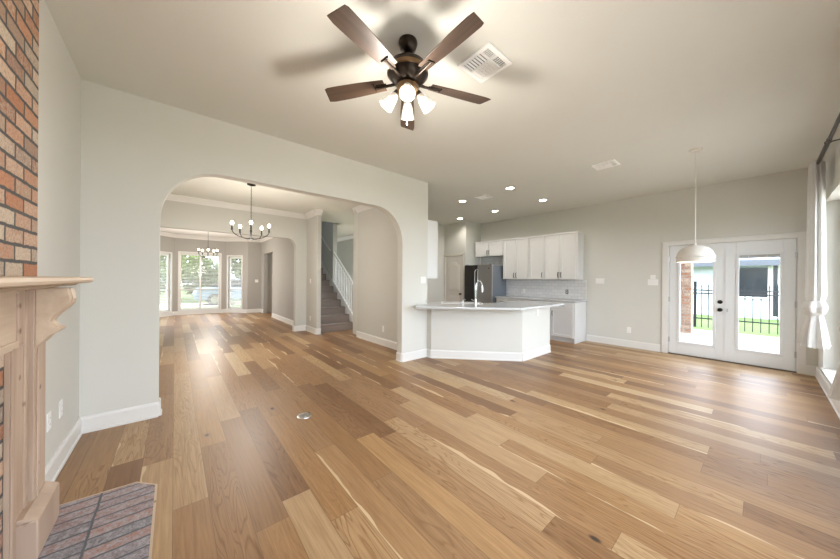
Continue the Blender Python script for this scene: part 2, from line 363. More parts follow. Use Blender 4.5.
FY0, FY1, FZ = 0.72, 1.82, 0.92       # firebox opening
wall('wall_left', (XF, YW), (XF, YA), HC3, .15, WALL, [(FY0 - YW, FY1 - YW, 0, FZ)], 'greige wall behind the fireplace')
arch_build('wall_arch', XF - .15, 3.385, YA, YA + .13, HC3, AL, AR, 2.47, 0.52, 0.56, WALL, pw=2.1)
wall('wall_right', (XD, 6.53), (XD, YW), HC3, .15, WALL, [(6.53 - 1.135, 6.53 + .355, 0, 2.05)], 'greige wall with the patio doors')
WIN = [(3.8, 6.55), (0.2, 3.2)]
wall('wall_window', (XF - .15, YW), (XD + .15, YW), HC3, .24, WALL, [(a - XF + .15, b - XF + .15, .222, 2.42) for a, b in WIN], 'greige wall with deep window recess', side=-1)
wall('wall_divider', (3.25, 3.92), (3.25, 6.08), HC3, .135, WALL2, side=-1, label='wall between foyer and kitchen')
m = MB(); m.box(3.37, 6.424, 6.41, 6.53, 0, HC3); m.box(3.37, 3.5, 6.08, 6.41, 0, HC3)
struct(m.build('wall_kitchen_back', WALL), 'back wall of the kitchen', 'wall')
PD0, PD1, PDZ = 5.66, 6.34, 2.06      # pantry door opening in the pantry block
m = MB(); m.box(6.424, 6.52, 5.537, PD0, 0, HC3); m.box(6.424, 6.52, PD1, 6.53, 0, HC3); m.box(6.424, 6.52, PD0, PD1, PDZ, HC3); m.box(6.52, XD, 5.537, 5.64, 0, HC3)
struct(m.build('wall_pantry', WALL), 'corner pantry wall rising to the ceiling', 'wall')
wall('wall_foyer_left', (XF, 3.92), (XF, 7.8), 3.1, .15, WALL2)
arch_build('wall_dining_arch', XF, 2.63, 7.65, 7.80, 3.05, -0.42, 2.35, 2.35, 0.20, 0.24, WALL2)
wall('wall_stair_left', (2.62, 6.93), (2.62, 7.8), 3.05, .10, WALL2, side=-1)
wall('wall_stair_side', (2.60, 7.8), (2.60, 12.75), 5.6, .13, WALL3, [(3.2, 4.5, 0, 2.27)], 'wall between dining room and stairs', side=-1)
wall('wall_stair_right', (3.67, 8.42), (3.67, 12.4), 5.6, .12, WALL2, side=-1)
wall('wall_stair_front', (2.6, 8.25), (3.8, 8.25), 5.6, .1, WALL2, z0=3.0, side=-1)
wall('wall_hall_back', (5.35, 12.4), (2.73, 12.4), 5.6, .12, WALL2, [(.30, 1.40, .4, 2.5), (1.65, 2.5, 3.3, 5.2)], side=-1)
wall('wall_hall_right', (5.2, 12.4), (5.2, 6.53), 3.05, .15, WALL2, [(2.9, 5.5, .4, 2.6)], side=1)
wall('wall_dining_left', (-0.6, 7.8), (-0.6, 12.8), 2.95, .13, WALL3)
BAY = [((-0.6, 12.8), (0.0, 13.4)), ((0.0, 13.4), (1.5, 13.4)), ((1.5, 13.4), (2.14, 12.76)), ((2.14, 12.76), (2.62, 12.76))]
BO = [[(.06, .70, .17, 2.17)], [(.145, 1.325, .16, 2.23)], [(.115, .66, .155, 2.17)], []]
for i, ((p0, p1), op) in enumerate(zip(BAY, BO)):
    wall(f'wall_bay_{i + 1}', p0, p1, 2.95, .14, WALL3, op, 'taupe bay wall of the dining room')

# knee wall of the breakfast bar
K = [(3.385, 3.72), (3.385, 3.68), (4.443, 2.58), (5.42, 2.58), (5.42, 2.70), (4.49, 2.70), (3.50, 3.73), (3.50, 3.95), (3.385, 3.95)]
m = MB(); m.prism(K, 2, 0, 0.885)
struct(m.build('wall_peninsula', WALL), 'angled half wall under the breakfast bar', 'wall')

# baseboards
baseboard('baseboard_left', [((XF, 2.68), (XF, YA), -1), ((XF, YA), (AL, YA), -1)])
baseboard('baseboard_arch', [((AL, YA), (AL, YA + .13), -1), ((AR, YA + .13), (AR, YA), -1), ((AR, YA), (3.385, YA), -1)])
baseboard('baseboard_peninsula', [((3.385, 3.79), (3.385, 3.68), -1), ((3.385, 3.68), (4.443, 2.58), -1), ((4.443, 2.58), (5.42, 2.58), -1), ((5.42, 2.58), (5.42, 2.70), -1)])
baseboard('baseboard_right', [((XD, 2.54), (XD, 1.235), -1), ((XD, -.435), (XD, YW), -1)])
baseboard('baseboard_window', [((XD, YW), (XF, YW), -1)])
baseboard('baseboard_divider', [((3.25, 3.92), (3.25, 6.08), 1), ((3.25, 6.08), (3.385, 6.08), 1)])
baseboard('baseboard_column', [((2.34, 7.80), (2.34, 7.65), -1), ((2.34, 7.65), (2.62, 7.65), -1), ((2.62, 7.65), (2.62, 6.93), -1), ((2.62, 6.93), (2.72, 6.93), -1)])
baseboard('baseboard_dining', [((2.6, 11.0), (2.6, 7.8), -1), ((2.6, 12.76), (2.6, 12.3), -1), ((-.6, 7.8), (-.6, 12.8), -1)] + [(a, b, -1) for a, b in BAY])
baseboard('baseboard_kitchen', [((3.385, 6.41), (6.424, 6.41), -1), ((6.424, 5.60), (6.424, 5.537), -1)])
baseboard('baseboard_foyer', [((XF, 3.92), (XF, 7.65), -1), ((XF, 7.65), (-.42, 7.65), -1)])
crown('trim_1', [((XF, 7.65), (2.62, 7.65), -1), ((2.62, 7.75), (2.62, 6.93), -1), ((2.52, 6.93), (2.72, 6.93), -1)], 3.0)
crown('trim_2', [((3.25, 3.92), (3.25, 6.08), 1), ((3.15, 6.08), (3.385, 6.08), 1)], 3.0)
crown('trim_3', [((5.2, 12.4), (5.2, 6.53), -1)], 3.0)
crown('trim_4', [((-.6, 7.8), (-.6, 12.8), -1), ((2.6, 12.76), (2.6, 7.8), -1)] + [(a, b, -1) for a, b in BAY], 2.86)

# ---------------------------------------------------------------- windows
def window(name, p0, p1, a, b, z0, z1, depth, mull=(), casing=0.05, label=None, meet=None):
    """p0->p1 is the wall's room face with the outside to its left; a..b the opening along it"""
    M, L = xf(p0, p1); c = M @ Vector(((a + b) / 2, 0, z0)); root = thing(name, label, 'window', c, kind='structure')
    m = MB(); m.M = M
    if casing:
        k = casing
        m.box(a - k, b + k, -.018, 0, z1, z1 + k); m.box(a - k, b + k, -.018, 0, z0 - k, z0); m.box(a - k, a, -.018, 0, z0, z1); m.box(b, b + k, -.018, 0, z0, z1)
        m.build('casing', WHITE, root, bevel=.003)
    m = MB(); m.M = M; d = depth; w = .04
    m.box(a, b, d, d + .05, z1 - w, z1); m.box(a, b, d, d + .05, z0, z0 + w); m.box(a, a + w, d, d + .05, z0 + w, z1 - w); m.box(b - w, b, d, d + .05, z0 + w, z1 - w)
    for s in mull: m.box(s - .03, s + .03, d - .01, d + .05, z0 + w, z1 - w)
    fr = m.build('window_frame', WHITE, root, bevel=.003)
    zm = meet or (z0 + (z1 - z0) * .36); m = MB(); m.M = M; ed = [a + w] + [q for s in mull for q in (s - .03, s + .03)] + [b - w]
    for i in range(0, len(ed), 2): m.box(ed[i], ed[i + 1], d + .01, d + .045, zm - .02, zm + .02)
    m.build('meeting_rail', WHITE, root)
    m = MB(); m.M = M; m.box(a + w, b - w, d + .022, d + .026, z0 + w, z1 - w); m.build('pane', GLASS, root)
    return root
def blind(name, p0, p1, a, b, z0, z1, depth, label, tilt=0.62, group='white slatted blinds in the bay windows'):
    M, L = xf(p0, p1); c = M @ Vector(((a + b) / 2, 0, z0)); root = thing(name, label, 'blind', c, group)
    m = MB(); m.M = M; m.box(a, b, depth - .02, depth + .02, z1 - .04, z1); m.build('headrail', WHITE, root)
    m = MB(); n = int((z1 - z0 - .08) / .052); c_, s_ = math.cos(tilt) * .021, math.sin(tilt) * .021
    m.M = M
    for i in range(n):
        z = z0 + .045 + i * .052
        m.prism([(depth - c_, z - s_), (depth + c_, z + s_), (depth + c_, z + s_ + .003), (depth - c_, z - s_ + .003)], 0, a + .004, b - .004)
    m.build('slats', SLAT, root)
    m = MB(); m.M = M; m.box(a, b, depth - .015, depth + .015, z0, z0 + .018); m.build('bottom_rail', WHITE, root)
    m = MB(); m.M = M
    for s in (a + .1, b - .1): m.box(s - .001, s + .001, depth - .001, depth + .001, z0, z1)
    m.build('ladder_cord', WHITE, root)
    return root
p0, p1 = BAY[1]; window('window_1', p0, p1, *BO[1][0], .06, [.735], .05, 'wide double window in the middle of the dining bay')
blind('window_blind', p0, p1, .19, .70, .21, 2.185, .03, 'white slatted blind in the left half of the middle bay window')
blind('window_blind', p0, p1, .77, 1.28, .21, 2.185, .03, 'white slatted blind in the right half of the middle bay window')
p0, p1 = BAY[2]; window('window_2', p0, p1, *BO[2][0], .06, [], .05, 'narrow window on the right side of the dining bay')
blind('window_blind', p0, p1, .16, .615, .20, 2.125, .03, 'white slatted blind in the narrow right bay window')
p0, p1 = BAY[0]; window('window_3', p0, p1, *BO[0][0], .06, [], .05, 'narrow window on the left side of the dining bay')
blind('window_blind', p0, p1, .105, .655, .215, 2.125, .03, 'white slatted blind in the narrow left bay window')
for i, (a, b) in enumerate(WIN):
    r = window(f'window_{4 + i}', (XD, YW), (XF, YW), XD - b, XD - a, .222, 2.42, .17, [XD - (a + b) / 2], 0, 'tall window in a deep recess beside the patio doors' if i == 0 else 'added unseen tall window beside the camera, for daylight')  # second window is unseen, added to bring daylight into the room
    m = MB(); m.box(b - .11, b, YW - .235, YW - .13, .224, 2.42); m.build('jamb_sky_block', WHITE, r)  # panel added to keep direct sky off the recess side
    m = MB(); m.box(a - .03, b + .03, YW - .15, YW + .022, .205, .224); m.build('sill', WHITE, r, bevel=.004)
window('window_6', (2.73, 12.4), (5.35, 12.4), 1.22, 2.32, .4, 2.5, .04, [], .06, 'added unseen hall window, for daylight')  # unseen window added to light the hall wall at a grazing angle
window('window_8', (5.2, 12.4), (5.2, 6.53), 2.9, 5.5, .4, 2.6, .06, [4.2], .06, 'added unseen wide hall window, for daylight')  # unseen window added to brighten the stairs and hall
window('window_7', (2.73, 12.4), (5.35, 12.4), 1.65, 2.5, 3.3, 5.2, .04, [], .05, 'added unseen upper stairwell window, for daylight')  # unseen window added so daylight reaches the upper stairwell

# ---------------------------------------------------------------- patio doors (open wall face at XD, room towards -x)
DY = (1.12, 0.39, -0.34); DZ0, DZ1 = 0.018, 2.015
m = MB()
k = .105
m.box(XD - .02, XD, DY[0] + .012, DY[0] + k, 0, DZ1 + .012); m.box(XD - .02, XD, DY[2] - k + .01, DY[2] - .012, 0, DZ1 + .012); m.box(XD - .02, XD, DY[2] - k + .01, DY[0] + k, DZ1 + .012, DZ1 + .072)
m.box(XD - .028, XD, DY[2] - k, DY[0] + k + .01, DZ1 + .072, DZ1 + .09)
m.box(XD, XD + .14, DY[0] + .004, DY[0] + .03, 0, DZ1 + .03); m.box(XD, XD + .14, DY[2] - .03, DY[2] - .004, 0, DZ1 + .03); m.box(XD, XD + .14, DY[2] - .03, DY[0] + .03, DZ1 + .004, 2.05); m.box(XD + .056, XD + .075, DY[0] - .02, DY[0] + .005, 0, DZ1); m.box(XD + .056, XD + .075, DY[2] - .005, DY[2] + .02, 0, DZ1); m.box(XD + .056, XD + .075, DY[2], DY[0], DZ1 - .012, DZ1 + .006)
struct(m.build('trim_5', WHITE, bevel=.004), 'white casing around the patio doors', 'trim')
m = MB(); m.box(XD - .01, XD + .15, DY[2] - .02, DY[0] + .02, 0, .016)
struct(m.build('trim_6', mk('bronze_threshold', (.16, .13, .11), .4, .6, .5, .1, 20)), 'dark metal threshold under the patio doors', 'threshold')
def leaf(idx, y0, y1, knob, hinge_y, label):
    root = thing(f'door_{idx}', label, 'door', (XD + .03, (y0 + y1) / 2, DZ0), kind='structure')
    ys, zb, zt = .118, .20, .19; a, b = y0 + .003, y1 - .003
    ga, gb, gz0, gz1 = a + ys, b - ys, DZ0 + zb, DZ1 - zt
    x0, x1 = XD + .006, XD + .05
    m = MB(); m.box(x0, x1, a, ga, DZ0, DZ1); m.box(x0, x1, gb, b, DZ0, DZ1); m.box(x0, x1, ga, gb, DZ0, gz0); m.box(x0, x1, ga, gb, gz1, DZ1)
    m.build('door_frame', DOORW, root, bevel=.003)
    m = MB(); t = .032
    for (p, q, r, s) in ((ga - .004, gb + .004, gz0 - .004, gz0 + t), (ga - .004, gb + .004, gz1 - t, gz1 + .004)): m.box(x0 - .012, x1 + .01, p, q, r, s)
    m.box(x0 - .012, x1 + .01, ga - .004, ga + t, gz0 + t, gz1 - t); m.box(x0 - .012, x1 + .01, gb - t, gb + .004, gz0 + t, gz1 - t)
    m.build('glazing_bead', DOORW, root, bevel=.006)
    m = MB(); m.box(XD + .026, XD + .03, ga + t - .004, gb - t + .004, gz0 + t - .004, gz1 - t + .004); m.build('pane', GLASS, root)
    bl = MB(); bl.box(XD + .032, XD + .046, ga + t, gb - t, gz1 - t - .045, gz1 - t); h = bl.build('raised_blind', mk('grey_blind_stack', (.48, .48, .47), .5, 0, .4, .1, 60), root)
    c = MB()
    for f in (.3, .75): c.box(XD + .031, XD + .033, ga + t + f * (gb - ga - 2 * t), ga + t + f * (gb - ga - 2 * t) + .008, gz1 - t - .05, gz1 - t)
    c.build('blind_cord', WHITE, root, h)
    sl = MB(); sy = ga - .028 if knob else gb + .016
    sl.box(x0 - .006, x0, ga + t * .3, ga + t * .3 + .012, 1.05, 1.12); sl.build('blind_slider', WHITE, root)
    for hz in (1.76, 1.02, .27):
        hm = MB(); hm.tube([(XD - .008, hinge_y, hz - .045), (XD - .008, hinge_y, hz + .045)], .008, 8); hm.box(XD - .008, XD + .006, hinge_y - .018, hinge_y + .018, hz - .045, hz + .045)
        hm.build('hinge', NICKEL, root)
    if knob:
        ky = a + .06
        hm = MB(); hm.M = Matrix.Translation((x0, ky, .875)) @ Matrix.Rotation(-PI / 2, 4, 'Y')
        hm.lathe([(.033, 0), (.033, .008), (.012, .012), (.012, .03), (.026, .036), (.031, .05), (.026, .064), (.008, .07)], 18); hm.build('door_knob', BLACK, root, smooth=True)
        hm = MB(); hm.M = Matrix.Translation((x0, ky, 1.01)) @ Matrix.Rotation(-PI / 2, 4, 'Y')
        hm.lathe([(.032, 0), (.032, .01), (.024, .016)], 18); hm.box(-.006, .006, -.018, .018, .016, .03); hm.build('deadbolt', BLACK, root, smooth=True)
        hm = MB(); hm.box(XD - .002, XD + .05, y0 - .012, y0 + .012, DZ0, DZ1); hm.build('astragal', DOORW, root)
        hm = MB(); hm.box(x0 - .003, x0, y0 - .03, y0 - .012, .845, .9); hm.build('strike_plate', NICKEL, root)
    return root
leaf(1, DY[1], DY[0], True, DY[0] + .006, 'left white glass patio door with black knob')
leaf(2, DY[2], DY[1], False, DY[2] - .006, 'right white glass patio door')

# ---------------------------------------------------------------- fireplace
m = MB(); bx = -0.57
m.box(XF - .15, bx, .12, FY0, 0, HC3); m.box(XF - .15, bx, FY1, 2.55, 0, HC3); m.box(XF - .15, bx, FY0, FY1, FZ, HC3)
struct(m.build('wall_chimney', BRICK), 'brick chimney breast', 'wall')
m = MB(); m.box(-1.15, -1.1, FY0, FY1, 0, FZ); m.box(-1.1, XF - .15, FY0 - .04, FY0, 0, FZ); m.box(-1.1, XF - .15, FY1, FY1 + .04, 0, FZ); m.box(-1.15, XF - .15, FY0, FY1, FZ, FZ + .05); m.box(-1.15, bx, FY0, FY1, -.05, .005)
struct(m.build('wall_firebox', FIREB), 'sooty firebox', 'wall')
m = MB(); m.prism([(bx + .001, .04), (-.087, .04), (-.087, 2.525), (-.185, 2.63), (bx + .001, 2.65)], 2, 0.0, .012)
hearth = tag(m.build('hearth', HEARTHB, bevel=.003), 'whitewashed brick hearth set into the oak floor before the fireplace', 'hearth')
m = MB(); m.box(-.087, -.076, .03, 2.525, 0, .012); m.prism([(-.087, 2.525), (-.076, 2.525), (-.18, 2.64), (-.185, 2.63)], 2, 0, .012); m.prism([(bx + .002, 2.65), (-.185, 2.63), (-.18, 2.64), (bx + .002, 2.66)], 2, 0, .012)
tm = m.build('edge_strip', PINEY, hearth); tm.parent = hearth; tm.location = (0, 0, 0)
mantel = thing('fireplace_mantel', 'pale knotty pine mantel surround with scrolled corbel on the brick fireplace', 'mantel', (-.5, 1.335, 0))
m = MB(); m.prism([(bx, 1.318), (-.385, 1.318), (-.372, 1.322), (-.368, 1.335), (-.372, 1.348), (-.385, 1.352), (bx, 1.352)], 1, .07, 2.60); m.build('shelf', PINEY, mantel, bevel=.002)
m = MB(); m.prism([(bx, 1.292), (-.50, 1.292), (-.485, 1.30), (-.435, 1.303), (-.425, 1.31), (-.43, 1.318), (bx, 1.318)], 1, .12, 2.55); m.build('bed_moulding', PINEY, mantel)
m = MB(); m.box(bx, -.556, .45, 2.222, 1.05, 1.29); m.build('frieze', PINEY, mantel)
m = MB(); m.box(bx, -.546, .45, 2.222, 1.02, 1.055); m.box(bx, -.546, .45, 2.222, 1.272, 1.29); m.build('frieze_moulding', PINEY, mantel, bevel=.004)
C = [(-.535, 1.292), (-.412, 1.292), (-.405, 1.262), (-.400, 1.235), (-.404, 1.212), (-.425, 1.185), (-.452, 1.160), (-.473, 1.137), (-.481, 1.118), (-.477, 1.101), (-.462, 1.088), (-.440, 1.078), (-.446, 1.066), (-.462, 1.056), (-.485, 1.045), (-.500, 1.026), (-.512, 1.012), (-.535, .992)]
C = [(-.535 + (x + .535) * .86, z) for x, z in C]
def side(mir):
    q = (lambda y: y) if not mir else (lambda y: 2.67 - y)
    def B(m, x0, x1, y0, y1, z0, z1): m.box(x0, x1, min(q(y0), q(y1)), max(q(y0), q(y1)), z0, z1)
    m = MB(); B(m, bx, -.535, 2.36, 2.535, .2, 1.292); m.build('pilaster', PINE, mantel, bevel=.003)
    m = MB(); B(m, bx, -.548, 2.304, 2.343, .2, 1.292); B(m, bx, -.548, 2.225, 2.30, 1.034, 1.292); st = m.build('stile', PINE, mantel, bevel=.003)
    m = MB(); B(m, bx, -.558, 2.345, 2.36, .2, 1.292); B(m, bx, -.56, 2.298, 2.304, .2, 1.292); B(m, -.535, -.529, 2.395, 2.41, .2, .985); m.build('bead', PINE, mantel, bevel=.003)
    m = MB(); B(m, bx, -.553, 2.15, 2.298, .012, 1.03); B(m, -.553, -.546, 2.15, 2.178, .012, 1.03); B(m, -.553, -.548, 2.178, 2.205, .012, 1.03); m.build('inner_trim', PINE, mantel, bevel=.003)
    m = MB(); B(m, bx, -.485, 2.205, 2.545, .012, .20)
    m.prism([(bx, .2), (-.485, .2), (-.53, .225), (bx, .225)], 1, min(q(2.205), q(2.545)), max(q(2.205), q(2.545))); m.build('plinth', PINED, mantel, bevel=.006)
    m = MB(); m.prism(C, 1, min(q(2.365), q(2.53)), max(q(2.365), q(2.49))); cb = m.build('corbel', PINEY, mantel, bevel=.004)
    m = MB(); R = [(x + .006, z) for x, z in C[1:12]]
    m.prism(R + [(x - .02, z) for x, z in reversed(C[1:12])], 1, min(q(2.395), q(2.46)), max(q(2.395), q(2.46))); m.build('scroll_band', PINEY, mantel, cb, bevel=.003)
side(False); side(True)

# ---------------------------------------------------------------- ceiling fan
FC = Vector((1.262, 1.642, 2.767)); fan = thing('ceiling_fan', 'five-blade dark walnut and bronze ceiling fan with four glowing shades', 'ceiling fan', FC)
m = MB(); m.lathe([(.065, .283), (.068, .265), (.055, .225), (.028, .205), (.02, .203)], 24, FC); m.build('canopy', BRONZE, fan, smooth=True)
m = MB(); m.lathe([(.013, .14), (.013, .22)], 12, FC); m.lathe([(.024, .135), (.03, .15), (.024, .175), (.014, .18)], 16, FC); m.build('downrod', BRONZE, fan, smooth=True)
m = MB(); m.lathe([(.03, .145), (.085, .138), (.13, .105), (.142, .06), (.135, .03), (.11, .0), (.085, -.02), (.06, -.03)], 32, FC); m.build('motor_housing', BRONZE, fan, smooth=True)
m = MB(); m.lathe([(.139, .07), (.147, .066), (.147, .045), (.14, .038)], 32, FC, False); m.build('housing_band', BRASS, fan, smooth=True)
m = MB(); m.lathe([(.06, -.03), (.078, -.04), (.08, -.075), (.06, -.095), (.045, -.10), (.03, -.12), (.012, -.13)], 24, FC); m.build('light_kit', BRASS, fan, smooth=True)
def blade_mesh():
    m = MB(); n = 14; top = []; 
    for i in range(n + 1):
        t = i / n; x = .175 + t * .475; w = .046 + .018 * math.sin(min(1, t * 1.15) * PI / 2)
        if t > .93: w *= 1 - .12 * ((t - .93) / .07) ** 2
        top.append((x, w))
    vs = []
    for s, z in ((1, .003), (-1, -.003)):
        for x, w in top: vs.append((x - (.012 if x > .64 else 0), w, z))
        for x, w in reversed(top): vs.append((x + (.012 if x > .64 else 0), -w, z))
    N = len(vs) // 2
    m.add(vs, [tuple(range(N)), tuple(range(2 * N - 1, N - 1, -1))] + [(i, i + N, (i + 1) % N + N, (i + 1) % N) for i in range(N)])
    return m
pitch = Matrix.Rotation(math.radians(11), 4, 'X')
m = blade_mesh(); m.v = [pitch @ v for v in m.v]; b0 = m.build('blade', WALNUT, origin=(0, 0, 0), bevel=.0015)
m = MB()
m.tube([(.085, 0, -.004), (.13, 0, -.010), (.19, 0, -.010), (.255, 0, -.008)], [.013, .010, .008, .005], 8); m.tube([(.255, -.028, -.007), (.255, .028, -.007)], .005, 6); m.box(.16, .24, -.018, .018, -.007, -.003)
m.v = [pitch @ v for v in m.v]
i0 = m.build('blade_iron', BRONZE, origin=(0, 0, 0)); i0.parent = b0
for i in range(5):
    b = b0 if i == 0 else copy_tree(b0)
    b.parent = fan; b.location = (0, 0, .0); b.rotation_euler = (0, 0, math.radians(52.4 + 72 * i))
s0 = None
for i, ang in enumerate((232, 322, 52, 142)):
    a = math.radians(ang)
    if s0 is None:
        m = MB(); m.lathe([(.021, 0), (.027, -.012), (.034, -.03), (.043, -.075), (.052, -.115), (.051, -.116), (.042, -.075), (.033, -.031), (.02, -.005)], 24, (0, 0, 0), False)
        sh = m.build('lamp_shade', SHADEG, origin=(0, 0, 0), smooth=True, flip=False)
        m = MB(); m.lathe([(.012, .03), (.02, .026), (.023, 0), (.02, -.012)], 16); sk = m.build('socket_cup', BRONZE, origin=(0, 0, 0), smooth=True); sk.parent = sh
        m = MB(); m.ball((0, 0, -.062), .026, 14, 1.3); bu = m.build('bulb', BULB, origin=(0, 0, 0), smooth=True); bu.parent = sh
        s0 = sh
    else: sh = copy_tree(s0)
    sh.parent = fan; sh.location = (.085 * math.cos(a), .085 * math.sin(a), -.095); sh.rotation_euler = (0, math.radians(-38), a)
lamp('fan_bulb_light', (FC.x, FC.y, FC.z - .36), LAMP['fan'], (1, .93, .84), .09)
m = MB()
for dx, L in ((.012, .17), (-.014, .13)): m.tube([(FC.x + dx, FC.y + .02, FC.z - .11), (FC.x + dx, FC.y + .02, FC.z - .11 - L)], .0016, 6); m.lathe([(.002, .03), (.006, .015), (.006, .004), (.002, 0)], 10, (FC.x + dx, FC.y + .02, FC.z - .13 - L))
m.build('pull_chain', NICKEL, fan)

# ---------------------------------------------------------------- ceiling registers and recessed lights
def register(cx, cy, z, sx, sy, label):
    r = thing('ceiling_vent', label, 'vent', (cx, cy, z - .014), 'white ceiling air vents')
    x0, x1, y0, y1 = cx - sx / 2, cx + sx / 2, cy - sy / 2, cy + sy / 2; f = .032; zz = z - .014
    ys = y0 + f + (sy - 2 * f) * .27; xm = cx - .012
    m = MB(); m.box(x0, x1, y0, y0 + f, zz, z); m.box(x0, x1, y1 - f, y1, zz, z); m.box(x0, x0 + f, y0 + f, y1 - f, zz, z); m.box(x1 - f, x1, y0 + f, y1 - f, zz, z)
    m.box(x0 + f, x1 - f, ys - .009, ys + .009, zz + .001, z); m.box(xm - .01, xm + .01, y0 + f, ys - .009, zz + .001, z); m.box(xm - .006, xm + .006, ys + .009, y1 - f, zz + .001, z)
    m.build('frame', VENTW, r, bevel=.003)
    m = MB(); m.box(x0 + f, x1 - f, y0 + f, y1 - f, z - .002, z - .0005); m.build('duct_opening', DUCT, r)
    m = MB(); n = 6
    for i in range(n):                                            # open fins, left field
        c = ys + .012 + (y1 - f - ys - .02) * (i + .5) / n; m.prism([(c - .004, z - .003), (c - .001, z - .003), (c + .008, zz + .002), (c + .004, zz + .002)], 0, x0 + f, xm - .006)
    for i in range(n):                                            # shut fins, right field
        c = ys + .009 + (y1 - f - ys - .009) * i / n; w = (y1 - f - ys - .009) / n; m.prism([(c, zz + .003), (c + w, zz + .006), (c + w, zz + .008), (c, zz + .005)], 0, xm + .006, x1 - f)
    for a, b in ((x0 + f, xm - .01), (xm + .01, x1 - f)):         # narrow fins at the near edge
        for i in range(6):
            c = a + (b - a) * (i + .5) / 6; m.box(c - .0015, c + .0015, y0 + f, ys - .009, zz + .002, z - .002)
    m.build('louvers', VENTW, r)
VENTW = mk('bright_white_enamel', (.90, .90, .88), .4, 0, .5, .01, 8)
DUCT = mk('grey_duct', (.07, .07, .068), .8, 0, .2, .05, 10)
register(1.845, 1.413, HC3, .30, .30, 'large square white air vent in the ceiling beside the fan')
register(4.78, 1.48, HC3, .28, .30, 'white air vent in the ceiling between the fan and the dome pendant')
register(4.80, 3.67, HC3, .28, .27, 'white air vent in the kitchen ceiling among the recessed lights')
CANS = [((4.708, 3.007), 'recessed ceiling light nearest the camera, above the breakfast bar corner'), ((5.928, 2.993), 'recessed ceiling light nearest the patio doors, off the end of the breakfast bar'),
        ((6.011, 4.252), 'recessed ceiling light above the middle of the tall wall cabinets'), ((4.731, 4.181), 'recessed ceiling light above the sink, just past the kitchen vent'), ((6.038, 5.423), 'recessed ceiling light farthest back, before the pantry corner')]
c0 = None
for (x, y), lb in CANS:
    if c0 is None:
        c0 = thing('recessed_light', lb, 'ceiling light', (x, y, HC3), 'recessed kitchen ceiling lights')
        m = MB(); m.lathe([(.066, -.003), (.070, -.008), (.088, -.006), (.09, 0)], 28, (x, y, HC3), False); m.build('trim_ring', WHITE, c0, smooth=True)
        m = MB(); m.lathe([(.068, -.004), (.068, -.001)], 28, (x, y, HC3)); m.build('lens', CANL, c0)
        c = c0
    else:
        c = copy_tree(c0); c.location = (x, y, HC3); c['label'] = lb
    lamp('can_glow', (x, y, HC3 - .03), LAMP['can'], (1, .93, .84), .05, spot=2.7)

# ---------------------------------------------------------------- dome pendant
px, py = 5.105, .553; PZ = 1.605; pend = thing('pendant_lamp', 'white dome pendant lamp hanging on a long cord before the patio doors', 'pendant lamp', (px, py, PZ))
m = MB(); m.lathe([(.004, HC3 - .03), (.062, HC3 - .022), (.066, HC3 - .004), (.066, HC3)], 24, (px, py, 0)); m.build('canopy', OPAL, pend, smooth=True)
m = MB(); m.tube([(px, py, HC3 - .02), (px, py, PZ + .24)], .006, 8); m.build('cord', OPAL, pend, smooth=True)
R = .18; m = MB()
dome = lambda r, t: (r * math.sin(PI / 2 * t), PZ + .075 + (.145 - (R - r)) * math.cos(PI / 2 * t))
pr = [(.012, PZ + .245), (.018, PZ + .235), (.02, PZ + .219)] + [dome(R, i / 12) for i in range(2, 13)]
pr += [(R + .004, PZ + .073), (R + .005, PZ + .066), (R + .004, PZ + .059), (R, PZ + .057), (R + .001, PZ + .02), (R + .002, PZ), (R - .005, PZ), (R - .007, PZ + .06)] + [dome(R - .007, i / 12) for i in range(11, 0, -1)]
m.lathe(pr, 48, (px, py, 0)); sh = m.build('dome_shade', OPAL, pend, smooth=True)
m = MB(); n = 96
m.add([((px + (R + (.010 if k % 2 else .004)) * math.cos(2 * PI * k / n)), py + (R + (.010 if k % 2 else .004)) * math.sin(2 * PI * k / n), z) for z in (PZ + .056, PZ + .072) for k in range(n)] + [(px + R * math.cos(2 * PI * k / n), py + R * math.sin(2 * PI * k / n), z) for z in (PZ + .072, PZ + .056) for k in range(n)],
      [(q * n + k, q * n + (k + 1) % n, ((q + 1) % 4) * n + (k + 1) % n, ((q + 1) % 4) * n + k) for q in range(4) for k in range(n)])
m.build('beaded_band', OPAL, pend, sh)
m = MB(); m.ball((px, py, PZ + .10), .035, 14); m.build('bulb', BULB, pend, smooth=True)
lamp('pendant_glow', (px, py, PZ + .05), LAMP['pendant'], (1, .93, .84), .03)

